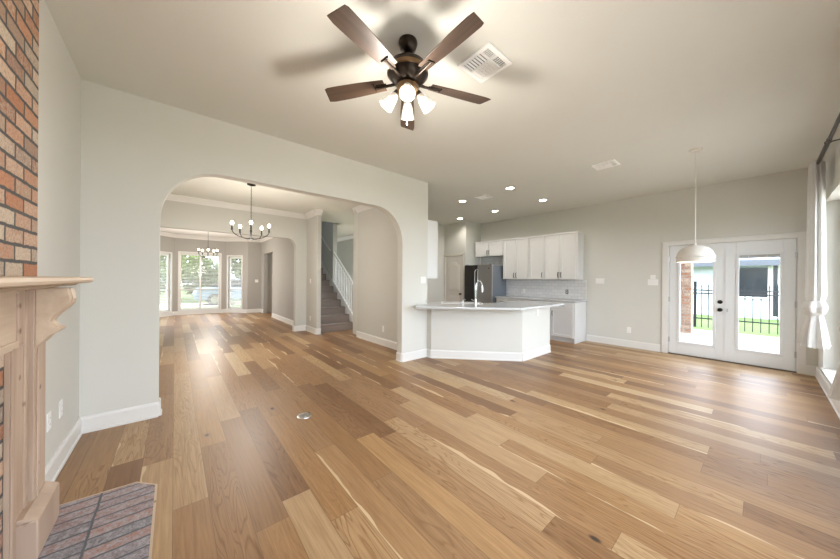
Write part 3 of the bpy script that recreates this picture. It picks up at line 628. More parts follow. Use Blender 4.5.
# ---------------------------------------------------------------- chandeliers
def chandelier(loc, zc, label, power, rot, rad=.255):
    """loc: centre of the bottom hub"""
    c = thing('chandelier', label, 'chandelier', loc, 'black candle chandeliers'); L = Vector(loc)
    m = MB(); m.lathe([(.062, zc - .004), (.066, zc - .002), (.066, zc - .02), (.03, zc - .03), (.008, zc - .036)], 24, (L.x, L.y, 0)); m.build('canopy', BLACK, c, smooth=True)
    m = MB(); z = zc - .035; i = 0; top = L.z + .36
    while z > top:
        M = Matrix.Translation((L.x, L.y, z - .018)) @ Matrix.Rotation(PI / 2 * (i % 2), 4, 'Z'); m.M = M
        m.tube([(.008 * math.cos(t), 0, .02 * math.sin(t)) for t in [2 * PI * k / 10 for k in range(11)]], .0024, 5); z -= .032; i += 1
    m.M = Matrix.Identity(4); m.build('chain', BLACK, c, smooth=True)
    m = MB(); m.lathe([(.003, -.03), (.012, -.02), (.022, -.012), (.045, 0), (.045, .016), (.012, .022), (.012, .13), (.02, .14), (.02, .155), (.012, .165), (.010, .26), (.022, .27), (.022, .285), (.006, .30), (.004, .37)], 20, L); m.build('stem', BLACK, c, smooth=True)
    for k in range(5):
        a = rot + 2 * PI * k / 5; ca, sa = math.cos(a), math.sin(a)
        pts = []
        for t in [q / 12 for q in range(13)]:
            th = PI / 2 * t; r = .035 + rad * math.sin(th); pts.append((L.x + r * ca, L.y + r * sa, L.z + .008 + .13 * (1 - math.cos(th))))
        m = MB(); m.tube(pts, .0065, 7); e = pts[-1]; ar = m.build('arm', BLACK, c, smooth=True)
        m = MB(); m.lathe([(.008, -.01), (.02, .0), (.02, .006), (.012, .008), (.012, .075)], 12, e); m.build('candle_sleeve', CANDLE, c, ar, smooth=True)
        m = MB(); m.lathe([(.009, .075), (.016, .083), (.023, .10), (.023, .118), (.014, .135), (.002, .142)], 12, e); m.build('bulb', BULB, c, ar, smooth=True)
    lamp('candle_glow', (L.x, L.y, L.z - .3), power, (1, .93, .84), .3)
    return c
vx = math.atan2(-5.8, -1.02)
chandelier((1.02, 5.8, 2.03), 3.0, 'black five-arm candle chandelier in the foyer, the nearer one', LAMP['chand'], vx)
chandelier((0.79, 11.1, 1.95), 2.86, 'black candle chandelier in the dining room before the bay windows', LAMP['chand_far'], math.atan2(-11, -.79), .205)

# ---------------------------------------------------------------- kitchen
def shaker(m_door, x, y0, y1, z0, z1, fr=.055, t=.018):
    """a recessed-panel front at plane x facing -x"""
    m_door.box(x - t, x, y0, y0 + fr, z0, z1); m_door.box(x - t, x, y1 - fr, y1, z0, z1); m_door.box(x - t, x, y0 + fr, y1 - fr, z0, z0 + fr); m_door.box(x - t, x, y0 + fr, y1 - fr, z1 - fr, z1)
    m_door.box(x - t * .45, x, y0 + fr, y1 - fr, z0 + fr, z1 - fr)
def pull(root, parent, x, y, z, vertical=True, L=.10):
    m = MB()
    if vertical: m.tube([(x, y, z), (x - .026, y, z + .006), (x - .028, y, z + L / 2), (x - .026, y, z + L - .006), (x, y, z + L)], .0075, 7)
    else: m.tube([(x, y - L / 2, z), (x - .026, y - L / 2 + .006, z), (x - .028, y, z), (x - .026, y + L / 2 - .006, z), (x, y + L / 2, z)], .0055, 7)
    m.build('pull', PULLM, root, parent, smooth=True)
UX = 6.78
def upper(y0, y1, z0, z1, doors, label, xf_=UX, hinge=None):
    r = thing('wall_cabinet', label, 'cabinet', ((xf_ + XD) / 2, (y0 + y1) / 2, z0), 'white shaker wall cabinets')
    m = MB(); m.box(xf_ + .001, XD, y0, y1, z0, z1); m.build('cabinet_body', CABW, r, bevel=.002)
    m = MB(); m.prism([(xf_ - .03, z1 + .03), (xf_ - .022, z1 + .03), (xf_ + .001, z1 - .01), (xf_ - .019, z1 - .01), (xf_ - .03, z1 + .012)], 1, y0, y1); m.box(xf_ - .012, xf_ + .02, y0, y1, z1 - .02, z1 + .028)
    m.build('top_moulding', CABW, r)
    for (a, b, side_) in doors:
        m = MB(); shaker(m, xf_, a + .004, b - .004, z0 + .008, z1 - .025); d = m.build('cabinet_door', CABW, r, bevel=.002)
        pull(r, d, xf_ - .018, a + .033 if side_ < 0 else b - .033, z0 + .045, L=.12)
    return r
upper(4.53, 5.46, 2.02, 2.42, [(4.53, 4.995, 1), (4.995, 5.46, -1)], 'low white wall cabinet with two doors above the refrigerator')
upper(3.77, 4.525, 1.375, 2.42, [(3.79, 4.145, 1), (4.145, 4.505, -1)], 'tall white double-door wall cabinet right beside the refrigerator')
upper(3.37, 3.765, 1.375, 2.42, [(3.385, 3.75, -1)], 'narrow white single-door wall cabinet between the two double-door cabinets')
upper(2.62, 3.365, 1.375, 2.42, [(2.66, 3.0, 1), (3.0, 3.35, -1)], 'tall white double-door wall cabinet at the end nearest the patio doors')
r = thing('wall_cabinet', 'white wall cabinet end jutting out behind the arch wall corner', 'cabinet', (3.55, 4.3, 1.37), 'white shaker wall cabinets')
m = MB(); m.box(3.385, 3.69, 3.87, 4.75, 1.37, 2.42); m.build('cabinet_body', CABW, r, bevel=.002)
m = MB(); m.box(3.691, 3.708, 3.875, 4.30, 1.375, 2.41); m.build('cabinet_door', CABW, r); m = MB(); m.box(3.691, 3.708, 4.31, 4.745, 1.375, 2.41); m.build('cabinet_door', CABW, r)
BX = 6.50
def basecab(y0, y1, label, endpanel=False, ndoor=1):
    r = thing('base_cabinet', label, 'cabinet', ((BX + XD) / 2, (y0 + y1) / 2, 0), 'white shaker base cabinets')
    m = MB(); m.box(BX, XD - .004, y0, y1, .10, .88); m.box(BX + .06, XD - .004, y0, y1, 0, .1)
    if endpanel: m.box(BX - .002, XD - .004, y0 - .018, y0, 0, .88); 
    m.build('cabinet_body', CABW, r, bevel=.002)
    m = MB(); m.box(BX + .045, BX + .06, y0, y1, 0.002, .098); m.build('toe_kick', CABW, r)
    w = (y1 - y0) / ndoor
    for i in range(ndoor):
        a, b = y0 + i * w + .012, y0 + (i + 1) * w - .012
        m = MB(); m.box(BX - .018, BX, a, b, .72, .868); d = m.build('drawer', CABW, r, bevel=.004); pull(r, d, BX - .018, (a + b) / 2, .80, False)
        m = MB(); shaker(m, BX, a, b, .115, .705); d = m.build('cabinet_door', CABW, r, bevel=.002); pull(r, d, BX - .018, b - .035, .57)
    return r
basecab(2.575, 3.075, 'white base cabinet with one drawer and door at the open end of the counter', True)
basecab(3.08, 3.84, 'white base cabinet in the middle of the wall counter', ndoor=2)
basecab(3.845, 4.53, 'white base cabinet beside the refrigerator', ndoor=2)
m = MB(); m.box(BX - .03, XD - .012, 2.535, 4.55, .881, .918); tag(m.build('countertop', GRANITE, bevel=.004), 'pale grey stone countertop along the kitchen wall under the wall cabinets', 'countertop')
m = MB(); m.box(XD - .011, XD - .001, 2.56, 5.5, .919, 1.374); m.box(XD - .011, XD - .001, 4.53, 5.46, 1.374, 2.02)
tag(m.build('tile_backsplash', TILE), 'white tile backsplash between the wall counter and cabinets', 'backsplash')
# refrigerator
fr = thing('refrigerator', 'stainless steel refrigerator with blue-grey side at the end of the wall cabinets', 'refrigerator', (6.72, 5.05, 0))
fx = 6.36; fy0, fy1, fz = 4.58, 5.525, 1.76
m = MB(); m.box(fx + .06, 7.05, fy0 + .012, fy1 - .012, .03, fz - .015); m.build('cabinet_body', FRSIDE, fr, bevel=.006)
m = MB(); m.box(fx + .07, fx + .12, fy0 + .02, fy1 - .02, 0, .06); m.build('base_grille', DARKP, fr)
d1 = MB(); d1.box(fx, fx + .055, 5.07, fy1, .07, fz); d1 = d1.build('freezer_door', STEELD, fr, bevel=.012)
d2 = MB(); d2.box(fx, fx + .055, fy0, 5.06, .07, fz); d2 = d2.build('refrigerator_door', STEEL, fr, bevel=.012)
for yy, d in ((5.11, d1), (5.02, d2)):
    m = MB(); m.tube([(fx, yy, .62), (fx - .045, yy, .66), (fx - .05, yy, 1.1), (fx - .045, yy, 1.58), (fx, yy, 1.62)], .012, 9); m.build('door_handle', STEEL, fr, d, smooth=True)
for yy in (fy0 + .03, fy1 - .10): m = MB(); m.box(fx + .01, fx + .10, yy, yy + .07, fz, fz + .016); m.build('hinge_cover', FRSIDE, fr)
m = MB(); m.box(fx - .002, fx, 4.66, 4.69, fz - .12, fz - .085); m.build('emblem', DARKP, fr, d2)
# bar countertop with sink and faucet
T = [(2.93, 3.57), (2.965, 3.535), (4.10, 2.40), (5.62, 2.40), (5.62, 3.28), (4.50, 3.28), (3.56, 4.22), (3.56, 4.9), (3.386, 4.9), (3.386, 3.786), (3.15, 3.786)]
bar = thing('bar_countertop', 'pale quartz breakfast bar top with angled front, running past the arch wall corner', 'countertop', (4.4, 3.2, .885))
m = MB(); m.prism(T, 2, .886, .921); m.build('bar_slab', QUARTZ, bar, bevel=.006)
sc = Vector((4.065, 3.595)); dd = Vector((.7071, -.7071)); nn = Vector((.7071, .7071))
sink = thing('kitchen_sink', 'white sink set into the breakfast bar behind the faucet', 'sink', (sc.x, sc.y, .921))
m = MB(); m.M = Matrix(((dd.x, nn.x, 0, sc.x), (dd.y, nn.y, 0, sc.y), (0, 0, 1, 0), (0, 0, 0, 1)))
m.box(-.37, .37, -.16, -.145, .921, .929); m.box(-.37, .37, .145, .16, .921, .929); m.box(-.37, -.355, -.145, .145, .921, .929); m.box(.355, .37, -.145, .145, .921, .929); m.build('rim', WHITE, sink, bevel=.003)
m = MB(); m.M = Matrix(((dd.x, nn.x, 0, sc.x), (dd.y, nn.y, 0, sc.y), (0, 0, 1, 0), (0, 0, 0, 1))); m.box(-.355, .355, -.145, .145, .9212, .923); m.build('basin', QUARTZ, sink)
fa = thing('faucet', 'tall chrome gooseneck faucet on the breakfast bar', 'faucet', (4.07, 3.27, .921))
f0 = Vector((4.07, 3.27, .921)); di = Vector((.80, -.05, 0)).normalized()
m = MB(); m.lathe([(.03, 0), (.03, .008), (.022, .014), (.02, .09), (.015, .1)], 18, f0); m.build('base', CHROME, fa, smooth=True)
pts = [f0 + Vector((0, 0, .09)), f0 + Vector((0, 0, .24))] + [f0 + Vector((0, 0, .30)) + di * (.085 - .085 * math.cos(t)) + Vector((0, 0, .11 * math.sin(t))) for t in [PI * k / 12 for k in range(0, 12)]]
m = MB(); m.tube(pts, .012, 10); m.build('spout', CHROME, fa, smooth=True)
e = pts[-1]; m = MB(); m.tube([e, e + Vector((.002, 0, -.05)), e + Vector((.004, 0, -.12))], [.013, .019, .017], 12); m.build('spray_head', CHROME, fa, smooth=True)
m = MB(); m.tube([f0 + Vector((0, 0, .06)), f0 + Vector((-.03, .015, .062)), f0 + Vector((-.08, .03, .085))], [.011, .009, .006], 9); m.build('lever', CHROME, fa, smooth=True)
sd_ = Vector((3.90, 3.42, .921)); m = MB(); m.lathe([(.018, 0), (.018, .006), (.012, .01), (.012, .05), (.006, .055), (.006, .075)], 14, sd_); so = m.build('soap_dispenser', CHROME, smooth=True)
m = MB(); m.tube([sd_ + Vector((0, 0, .075)), sd_ + Vector((.03, -.012, .08)), sd_ + Vector((.05, -.02, .07))], .006, 8); nz = m.build('nozzle', CHROME, so, smooth=True)
tag(so, 'small chrome soap dispenser left of the tall faucet', 'soap dispenser')
# pantry door
pd = thing('door_3', 'cream arched-panel pantry door in the kitchen corner', 'door', (6.43, (PD0 + PD1) / 2, 0), kind='structure')
m = MB(); m.box(6.43, 6.465, PD0 + .004, PD1 - .004, .012, PDZ - .004); m.build('door_slab', PANTRYW, pd)
def panel(y0, y1, z0, z1, arch):
    m = MB(); pts = [(y0, z0), (y1, z0), (y1, z1)]
    if arch:
        for k in range(1, 12):
            t = k / 12; pts.append((y1 + (y0 - y1) * t, z1 + .10 * math.sin(PI * t) ** 1.5))
    pts.append((y0, z1)); cy = (y0 + y1) / 2; cz = (z0 + z1) / 2
    m.prism(pts, 0, 6.418, 6.43); m.prism([(cy + (p[0] - cy) * .82, cz + (p[1] - cz) * .9) for p in pts], 0, 6.408, 6.418); m.build('raised_panel', PANTRYW, pd, bevel=.004)
panel(PD0 + .11, PD1 - .11, 1.02, 1.78, True); panel(PD0 + .11, PD1 - .11, .22, .86, False)
m = MB(); m.M = Matrix.Translation((6.43, PD0 + .06, .93)) @ Matrix.Rotation(-PI / 2, 4, 'Y'); m.lathe([(.03, 0), (.03, .006), (.01, .01), (.01, .03), (.026, .04), (.026, .055), (.01, .062)], 16); m.build('door_knob', BRONZE, pd, smooth=True)
m = MB()
for y in (PD0 - .065, PD1): m.box(6.404, 6.424, y, y + .065, 0, PDZ + .065)
m.box(6.404, 6.424, PD0 - .065, PD1 + .065, PDZ, PDZ + .065); struct(m.build('trim_7', PANTRYW, bevel=.004), 'cream casing of the pantry door', 'trim')

# ---------------------------------------------------------------- staircase
SX0, SX1, SY, RI, RU = 2.735, 3.668, 7.05, .187, .265
st = thing('staircase', 'carpeted staircase rising beside the white balustrade behind the arch', 'staircase', (3.2, SY, 0))
for k in range(16):
    y = SY + RU * k; z = RI * (k + 1)
    m = MB(); m.prism([(y - .012, z - .02), (y - .018, z - .008), (y - .008, z), (y + RU + .02, z), (y + RU + .02, z - .06), (y + .03, z - .06), (y + .03, z - RI), (y, z - RI), (y, z - .03)], 0, SX0, SX1)
    m.build('step', CARPET, st, smooth=False)
sl = RI / RU
m = MB(); m.prism([(8.42, (8.42 - SY - .3) * sl), (11.2, (11.2 - SY - .3) * sl), (11.2, RI + .13 + (11.2 - SY) * sl), (8.42, RI + .13 + (8.42 - SY) * sl)], 0, SX1 - .012, SX1); m.build('wall_skirt', WHITE, st)
bal = thing('balustrade', 'white baluster railing with handrail along the open side of the carpeted stairs', 'railing', (SX1 + .025, SY, 0))
rz = lambda y: 1.12 + .735 * (y - 7.03)
m = MB(); m.prism([(6.99, rz(6.99) - .03), (8.42, rz(8.42) - .03), (8.42, rz(8.42) + .03), (6.99, rz(6.99) + .03)], 0, SX1 + .002, SX1 + .06); m.build('handrail', WHITE, bal, bevel=.012)
for i in range(12):
    y = 7.14 + i * .108; z0 = RI + .12 + (y - SY) * sl; z1 = rz(y) - .03
    m = MB(); q = z1 - z0; m.lathe([(.016, -.01), (.016, q * .15), (.02, q * .17), (.011, q * .24), (.017, q * .42), (.013, q * .7), (.011, q * .8), (.016, q * .84), (.014, q + .01)], 10, (SX1 + .026, y, z0)); m.build('baluster', WHITE, bal, smooth=True)
m = MB(); m.box(SX1 + .002, SX1 + .092, 6.935, 7.025, 0, 1.2); m.lathe([(.05, 1.2), (.055, 1.215), (.035, 1.23), (.045, 1.26), (.02, 1.3)], 12, (SX1 + .047, 6.98, 0)); m.build('newel_post', WHITE, bal, bevel=.004)
m = MB(); m.prism([(SY - .02, 0), (SY + .3, 0), (8.42, (8.42 - SY - .3) * sl), (8.42, RI + .13 + (8.42 - SY) * sl), (SY - .02, RI + .12)], 0, SX1 + .002, SX1 + .05); m.build('stringer', WHITE, bal)
hr = MB(); hr.tube([(SX1 - .05, 8.5, rz(8.5)), (SX1 - .05, 11.0, rz(8.5) + .706 * 2.5)], .022, 10); hr = hr.build('wall_handrail', WHITE, smooth=True, origin=(SX1, 8.5, rz(8.5)))
tag(hr, 'white handrail fixed to the upper stair wall', 'handrail')
m = MB()
for y in (8.7, 9.6, 10.5): m.box(SX1 - .05, SX1, y - .01, y + .01, rz(8.5) + .706 * (y - 8.5) - .03, rz(8.5) + .706 * (y - 8.5) - .005)
br = m.build('bracket', NICKEL, hr)

# ---------------------------------------------------------------- switches and outlets
def plate(M, w, h, label, kind, name):
    """M maps local x along the wall, y out of the wall, z up, to the plate centre"""
    r = thing(name, label, 'light switch' if kind == 'switch' else 'outlet' if kind == 'outlet' else kind, M.translation)
    m = MB(); m.M = M; m.box(-w / 2, w / 2, 0, .006, -h / 2, h / 2); m.build('cover_plate', PLATE, r, bevel=.002)
    if kind == 'switch':
        n = max(1, round(w / .05 - .5))
        for i in range(n):
            c = (i - (n - 1) / 2) * .046; m = MB(); m.M = M; m.box(c - .016, c + .016, .006, .010, -.033, .033); m.build('rocker', PLATE, r, bevel=.002)
    elif kind == 'outlet':
        for s in (-1, 1):
            m = MB(); m.M = M; m.lathe([(.016, 0), (.016, .001)], 14, (0, 0, 0)) if False else m.box(-.016, .016, .006, .0085, s * .02 - .013, s * .02 + .013); rc = m.build('receptacle', PLATE, r, bevel=.002)
            m = MB(); m.M = M
            for dx in (-.006, .006): m.box(dx - .0012, dx + .0012, .0085, .0088, s * .02 - .005, s * .02 + .005)
            m.build('slot', DARKP, r, rc)
    return r
def face(x, y, z, ang): return Matrix.Translation((x, y, z)) @ Matrix.Rotation(math.radians(ang), 4, 'Z')
NX, NYm, PX = 90, 180, -90     # wall faces pointing -x, -y, +x
plate(face(XD, 1.364, 1.332, NX), .16, .115, 'wide white switch plate left of the patio doors, below the small keypad', 'switch', 'switch_plate')
plate(face(XD, 1.364, 1.435, NX), .085, .085, 'small white keypad on the wall above the switch plate by the patio doors', 'keypad', 'keypad')
plate(face(XD, 2.285, 1.349, NX), .165, .115, 'wide white switch plate on the wall right of the tall kitchen cabinets', 'switch', 'switch_plate')
plate(face(XD, 1.747, .35, NX), .07, .115, 'white outlet low on the wall between the kitchen and patio doors', 'outlet', 'wall_outlet')
plate(face(3.284, YA, 1.341, NYm), .115, .115, 'white switch plate at the end of the arch wall above the bar', 'switch', 'switch_plate')
plate(face(2.62, 7.36, 1.285, NX), .075, .115, 'white switch plate on the wall left of the stairs', 'switch', 'switch_plate')
plate(face(2.62, 7.36, .345, NX), .07, .115, 'white outlet low on the wall left of the stairs', 'outlet', 'wall_outlet')
plate(face(3.25, 4.98, .338, NX), .07, .115, 'white outlet low on the foyer wall right of the stairs', 'outlet', 'wall_outlet')
plate(face(2.45, 12.76, 1.23, NYm), .115, .115, 'white switch plate on the taupe wall right of the bay windows', 'switch', 'switch_plate')
plate(face(XF, 3.248, .402, PX), .07, .115, 'white outlet on the left wall, the one nearer the room corner', 'outlet', 'wall_outlet')
plate(face(XF, 2.99, .41, PX), .07, .115, 'white outlet on the left wall, the one beside the mantel leg', 'outlet', 'wall_outlet')
plate(face(XD - .011, 4.085, 1.064, NX), .07, .115, 'white outlet on the tile backsplash under the cabinet beside the refrigerator', 'outlet', 'wall_outlet')
r = plate(face(XD - .011, 2.977, 1.085, NX), .06, .10, 'black outlet on the tile backsplash near its open end', 'outlet', 'wall_outlet'); r.children[0].data.materials[0] = BLACK
plate(face(4.95, 2.58, .78, NYm), .07, .115, 'white outlet on the end wall of the breakfast bar', 'outlet', 'wall_outlet')
r = thing('floor_outlet', 'round metal outlet cover set in the oak floor before the arch', 'floor outlet', (.979, 2.90, 0))
m = MB(); m.lathe([(.068, 0), (.066, .004), (.05, .006), (.048, .003)], 28, (.979, 2.90, 0)); m.build('cover_ring', NICKEL, r, smooth=True)
m = MB(); m.lathe([(.047, .003), (.046, .005)], 28, (.979, 2.90, 0)); m.box(.975, .983, 2.865, 2.935, .005, .0065); m.build('lid', STEEL, r, smooth=True)

# ---------------------------------------------------------------- curtains
RZ, RY = 2.765, -.425
rod = thing('curtain_rod', 'dark bronze curtain rod along the top of the window wall', 'curtain rod', (5.0, RY, RZ))
m = MB(); m.tube([(3.2, RY, RZ), (6.12, RY, RZ)], .014, 12); m.build('rod', BRONZE, rod, smooth=True)
m = MB(); m.tube([(4.9, RY, RZ), (5.7, RY, RZ)], .0175, 12); m.build('outer_sleeve', BRONZE, rod, smooth=True)
for x, s in ((6.12, 1), (3.2, -1)):
    m = MB(); m.M = Matrix.Translation((x, RY, RZ)) @ Matrix.Rotation(s * PI / 2, 4, 'Y'); m.lathe([(.014, -.01), (.022, 0), (.022, .012), (.03, .03), (.024, .05), (.006, .058)], 14); m.build('finial', BRONZE, rod, smooth=True)
for x in (5.0, 3.75):
    m = MB(); m.tube([(x, YW, RZ + .01), (x, RY, RZ + .0)], .006, 7); m.lathe([(.022, -.01), (.022, .01)], 12, (x, RY, RZ)); m.box(x - .012, x + .012, YW, YW + .006, RZ - .03, RZ + .04); m.build('bracket', BRONZE, rod)
def cloth_rings(spec, cx, cy, nfold, n=72, seed=1):
    rnd = random.Random(seed); ph = [rnd.random() * 6.28 for _ in range(4)]; m = MB(); vs = []
    for (z, rx, ry, fold, dx) in spec:
        for k in range(n):
            a = 2 * PI * k / n
            f = 1 + fold * (.65 * math.sin(nfold * a + ph[0]) + .35 * math.sin((nfold * 2 - 3) * a + ph[1] + z * .9) + .2 * math.sin(3 * a + ph[2] + 2 * z))
            vs.append((cx + dx + rx * f * math.cos(a), cy + ry * f * math.sin(a), z + (fold * .02 * math.sin(5 * a + ph[3]) if abs(fold) > .2 else 0)))
    R = len(spec)
    return m.add(vs, [(i * n + k, i * n + (k + 1) % n, (i + 1) * n + (k + 1) % n, (i + 1) * n + k) for i in range(R - 1) for k in range(n)] + [tuple(range(n)), tuple((R - 1) * n + k for k in range(n - 1, -1, -1))])
def lerp(spec, sub=6):
    out = []
    for a, b in zip(spec, spec[1:]):
        for i in range(sub):
            t = i / sub; t = t * t * (3 - 2 * t); out.append(tuple(p + (q - p) * t for p, q in zip(a, b)))
    return out + [spec[-1]]
def curtain(cx, label, seed):
    cy = RY; c = thing('curtain', label, 'curtain', (cx, cy, .5), 'knotted white curtains')
    cloth_rings(lerp([(2.80, .13, .05, .28, 0), (2.55, .14, .055, .25, 0), (1.9, .15, .06, .22, 0), (1.4, .16, .066, .2, .0), (1.22, .145, .072, .18, 0), (1.12, .085, .06, .12, 0)]), cx, cy, 7, seed=seed).build('panel', CURT, c, smooth=True)
    k = cloth_rings(lerp([(1.15, .06, .045, .08, 0), (1.125, .12, .075, .12, .0), (1.06, .155, .095, .16, .0), (1.0, .12, .08, .16, -.02), (.965, .085, .065, .1, 0), (.95, .05, .04, .1, 0)], 4), cx, cy, 5, seed=seed + 3)
    k.build('knot', CURT, c, smooth=True)
    cloth_rings(lerp([(.98, .065, .05, .12, 0), (.9, .085, .065, .2, .01), (.74, .14, .085, .28, .06), (.60, .185, .10, .32, .09), (.575, .19, .105, .34, .09)]), cx, cy, 8, seed=seed + 5).build('tail', CURT, c, smooth=True)
    m = MB(); m.tube([(cx - .14 + .02 * math.cos(0), cy, 2.87)] * 0 or [(cx - .13, cy, 2.782), (cx + .13, cy, 2.782)], .03, 10); m.build('rod_pocket', CURT, c, smooth=True)
curtain(5.92, 'white curtain tied in a knot beside the patio doors', 1)
curtain(3.3, 'white knotted curtain at the near side of the window, mostly out of frame', 9)

# ---------------------------------------------------------------- outdoors
GZ = -.1
GRASS = NT('lawn_green'); x, y, z, P = GRASS.pos(); GRASS.set(GRASS.b.inputs['Base Color'], GRASS.mix(GRASS.noise(P, 6, 5, .7), (.045, .085, .02, 1), (.105, .16, .04, 1))); GRASS.b.inputs['Roughness'].default_value = .95; GRASS.bump(GRASS.noise(P, 60, 3), .8, .03); GRASS = GRASS.m
m = MB(); m.box(-40, 45, -30, 60, GZ - .3, GZ - .02); struct(m.build('ground', GRASS), 'lawn outside', 'ground')
CONC = mk('pinkish_concrete', (.44, .40, .35), .85, 0, .2, .12, 8, .3, 150)
m = MB(); m.box(XD + .15, 11.7, -9, 5, GZ - .02, GZ + .05); m.box(-3, XD + .15, -9, YW - .25, GZ - .02, GZ + .05); struct(m.build('patio_slab', CONC), 'pale concrete patio outside the doors plus an unseen slab added for bounce light', 'patio')  # second box is unseen ground, added pale to bounce warm light indoors
m = MB(); m.box(10.62, 11.0, 1.22, 1.60, GZ + .05, 2.3); tag(m.build('brick_column', OUTB), 'red and tan brick column on the patio seen through the left door', 'column')
m = MB(); m.box(10.55, 11.05, 1.17, 4.6, 2.05, 2.35); m.box(7.4, 11.2, 1.12, 4.7, 2.35, 2.45); struct(m.build('beam_patio', mk('dark_fascia', (.12, .09, .07), .7, 0, .3, .1, 10)), 'dark beam over the patio column', 'beam')
g = thing('patio_box_unit', 'dark grey box-like unit on the patio beside the brick column', 'grill', (9.6, 1.5, GZ + .05))  # dark box-like unit, its use not identified
DG = mk('grey_unit_enamel', (.10, .11, .12), .5, .3, .5, .05, 10)
m = MB(); m.box(9.3, 9.8, 1.30, 1.8, .2, 1.0); m.build('body', DG, g, bevel=.02); m = MB(); m.prism([(9.3, 1.0), (9.8, 1.0), (9.76, 1.12), (9.6, 1.2), (9.4, 1.16)], 1, 1.30, 1.8); m.build('lid', DG, g, bevel=.01)
for xx in (9.35, 9.75):
    for yy in (1.35, 1.75):
        m = MB(); m.box(xx - .02, xx + .02, yy - .02, yy + .02, GZ + .05, .2); m.build('leg', DG, g)
fx_ = 13.0; FEN = mk('black_iron', (.02, .02, .022), .45, .5, .5, .1, 20)
fe = thing('iron_fence', 'black iron picket fence across the yard behind the patio', 'fence', (fx_, 0, GZ))
for zz in (.17, .98, 1.08):
    m = MB(); m.box(fx_ - .02, fx_ + .02, -3.2, 4.2, zz - .018, zz + .018); m.build('rail', FEN, fe)
i = 0; yy = -3.1
while yy < 4.2:
    m = MB(); post = i % 12 == 5; w = .032 if post else .010
    m.box(fx_ - w, fx_ + w, yy - w, yy + w, GZ - .02, 1.2 if not post else 1.34)
    m.prism([(yy - w * 1.5, 1.2), (yy + w * 1.5, 1.2), (yy, 1.31)], 0, fx_ - .006, fx_ + .006) if not post else m.box(fx_ - .04, fx_ + .04, yy - .04, yy + .04, 1.34, 1.36)
    m.build('post' if post else 'picket', FEN, fe); yy += .155; i += 1
h = thing('neighbor_house', 'pale neighbouring house with grey shingle roof beyond the iron fence', 'house', (21, 0, GZ))
SID = NT('pale_siding'); x, y, z, P = SID.pos(); SID.set(SID.b.inputs['Base Color'], SID.mix(SID.sm(SID.math('FRACT', SID.math('DIVIDE', z, .16)), .0, .12), (.30, .33, .36, 1), (.46, .50, .54, 1))); SID.b.inputs['Roughness'].default_value = .7; SID = SID.m
ROOF = brick_mat('grey_shingles', ('y', 'z'), .3, .07, 'half', [(0, (.13, .15, .18)), (1, (.24, .27, .31))], (.10, .11, .13, 1), .004, .4, (.22, .25, .29, 1))
m = MB(); m.box(18, 25, -9, 3.4, GZ - .02, 2.2); m.build('house_wall', SID, h)
m = MB(); m.prism([(17.4, 2.12), (21.5, 4.6), (25.6, 2.12), (25.6, 2.2), (21.5, 4.75), (17.4, 2.24)], 1, -9.5, 3.9); m.build('roof', ROOF, h)
m = MB(); m.box(17.36, 17.42, -9.5, 3.9, 2.0, 2.22); m.build('fascia', mk('dark_gutter', (.07, .08, .10), .5, 0, .4, .1, 10), h)
DW = mk('dark_window_glass', (.02, .025, .03), .1, 0, .6, .1, 4)
for (a, b, z0, z1) in ((-.17, 1.0, .75, 1.93), (-.42, -.30, 0.0, 2.0), (2.2, 2.7, 1.45, 1.85), (-4.2, -3.0, .8, 1.9)):  # tall narrow second entry is a dark post, built like a window
    m = MB(); m.box(17.96, 18.01, a, b, z0, z1); w_ = m.build('window', DW, h)
    m = MB(); m.box(17.94, 17.97, a - .06, a, z0 - .06, z1 + .06); m.box(17.94, 17.97, b, b + .06, z0 - .06, z1 + .06); m.box(17.94, 17.97, a, b, z0 - .06, z0); m.build('window_trim', WHITE, h, w_)
def leaf_mat(name, a, b):
    N = NT(name); _, _, _, P = N.obj(); N.set(N.b.inputs['Base Color'], N.mix(N.noise(P, 3, 4, .7), (*a, 1), (*b, 1))); N.b.inputs['Roughness'].default_value = .7; return N.m
LF = [leaf_mat('leaf_bright', (.09, .16, .035), (.27, .36, .10)), leaf_mat('leaf_mid', (.06, .11, .035), (.18, .26, .09))]
BARK = mk('bark', (.13, .10, .075), .9, 0, .2, .3, 12, .6, 40)
def foliage(c, r, n, seed, s=.12):
    R = random.Random(seed); m = MB()
    for _ in range(n):
        v = Vector((R.gauss(0, 1), R.gauss(0, 1), R.gauss(0, 1))).normalized() * (R.random() ** .4)
        p = Vector(c) + Vector((v.x * r[0], v.y * r[1], v.z * r[2])); a = Vector((R.gauss(0, 1), R.gauss(0, 1), R.gauss(0, .6))).normalized(); b = a.orthogonal().normalized(); q = s * (.6 + R.random() * .8)
        m.add([p - a * q, p + b * q * .5, p + a * q, p - b * q * .5], [(0, 1, 2, 3)])
    return m
def tree(x, y, hh, r, seed, label, k):
    t = thing('leafy_tree', label, 'tree', (x, y, GZ - .02), 'trees beyond the bay windows')
    m = MB(); m.tube([(x, y, GZ - .05), (x + .05, y, hh * .4), (x - .05, y + .1, hh * .7)], [.14, .11, .06], 9)
    for a in range(5): m.tube([(x + .03, y, hh * .38), (x + math.cos(a * 1.26) * r * .3, y + math.sin(a * 1.26) * r * .3, hh * .55), (x + math.cos(a * 1.26) * r * .6, y + math.sin(a * 1.26) * r * .6, hh * .75)], [.06, .04, .02], 6)
    m.build('trunk', BARK, t, smooth=True)
    foliage((x, y, hh * .66), (r, r, hh * .46), 5200, seed, .15).build('foliage', LF[k], t, flip=False)
tree(-3.6, 23, 5.5, 1.7, 1, 'bright green leafy tree outside the left bay window', 0)
tree(.1, 23.4, 6.0, 1.8, 2, 'bright green leafy tree outside the left half of the middle bay window', 0)
tree(3.8, 22.8, 5.6, 1.75, 3, 'darker green leafy tree outside the right half of the middle bay window', 1)
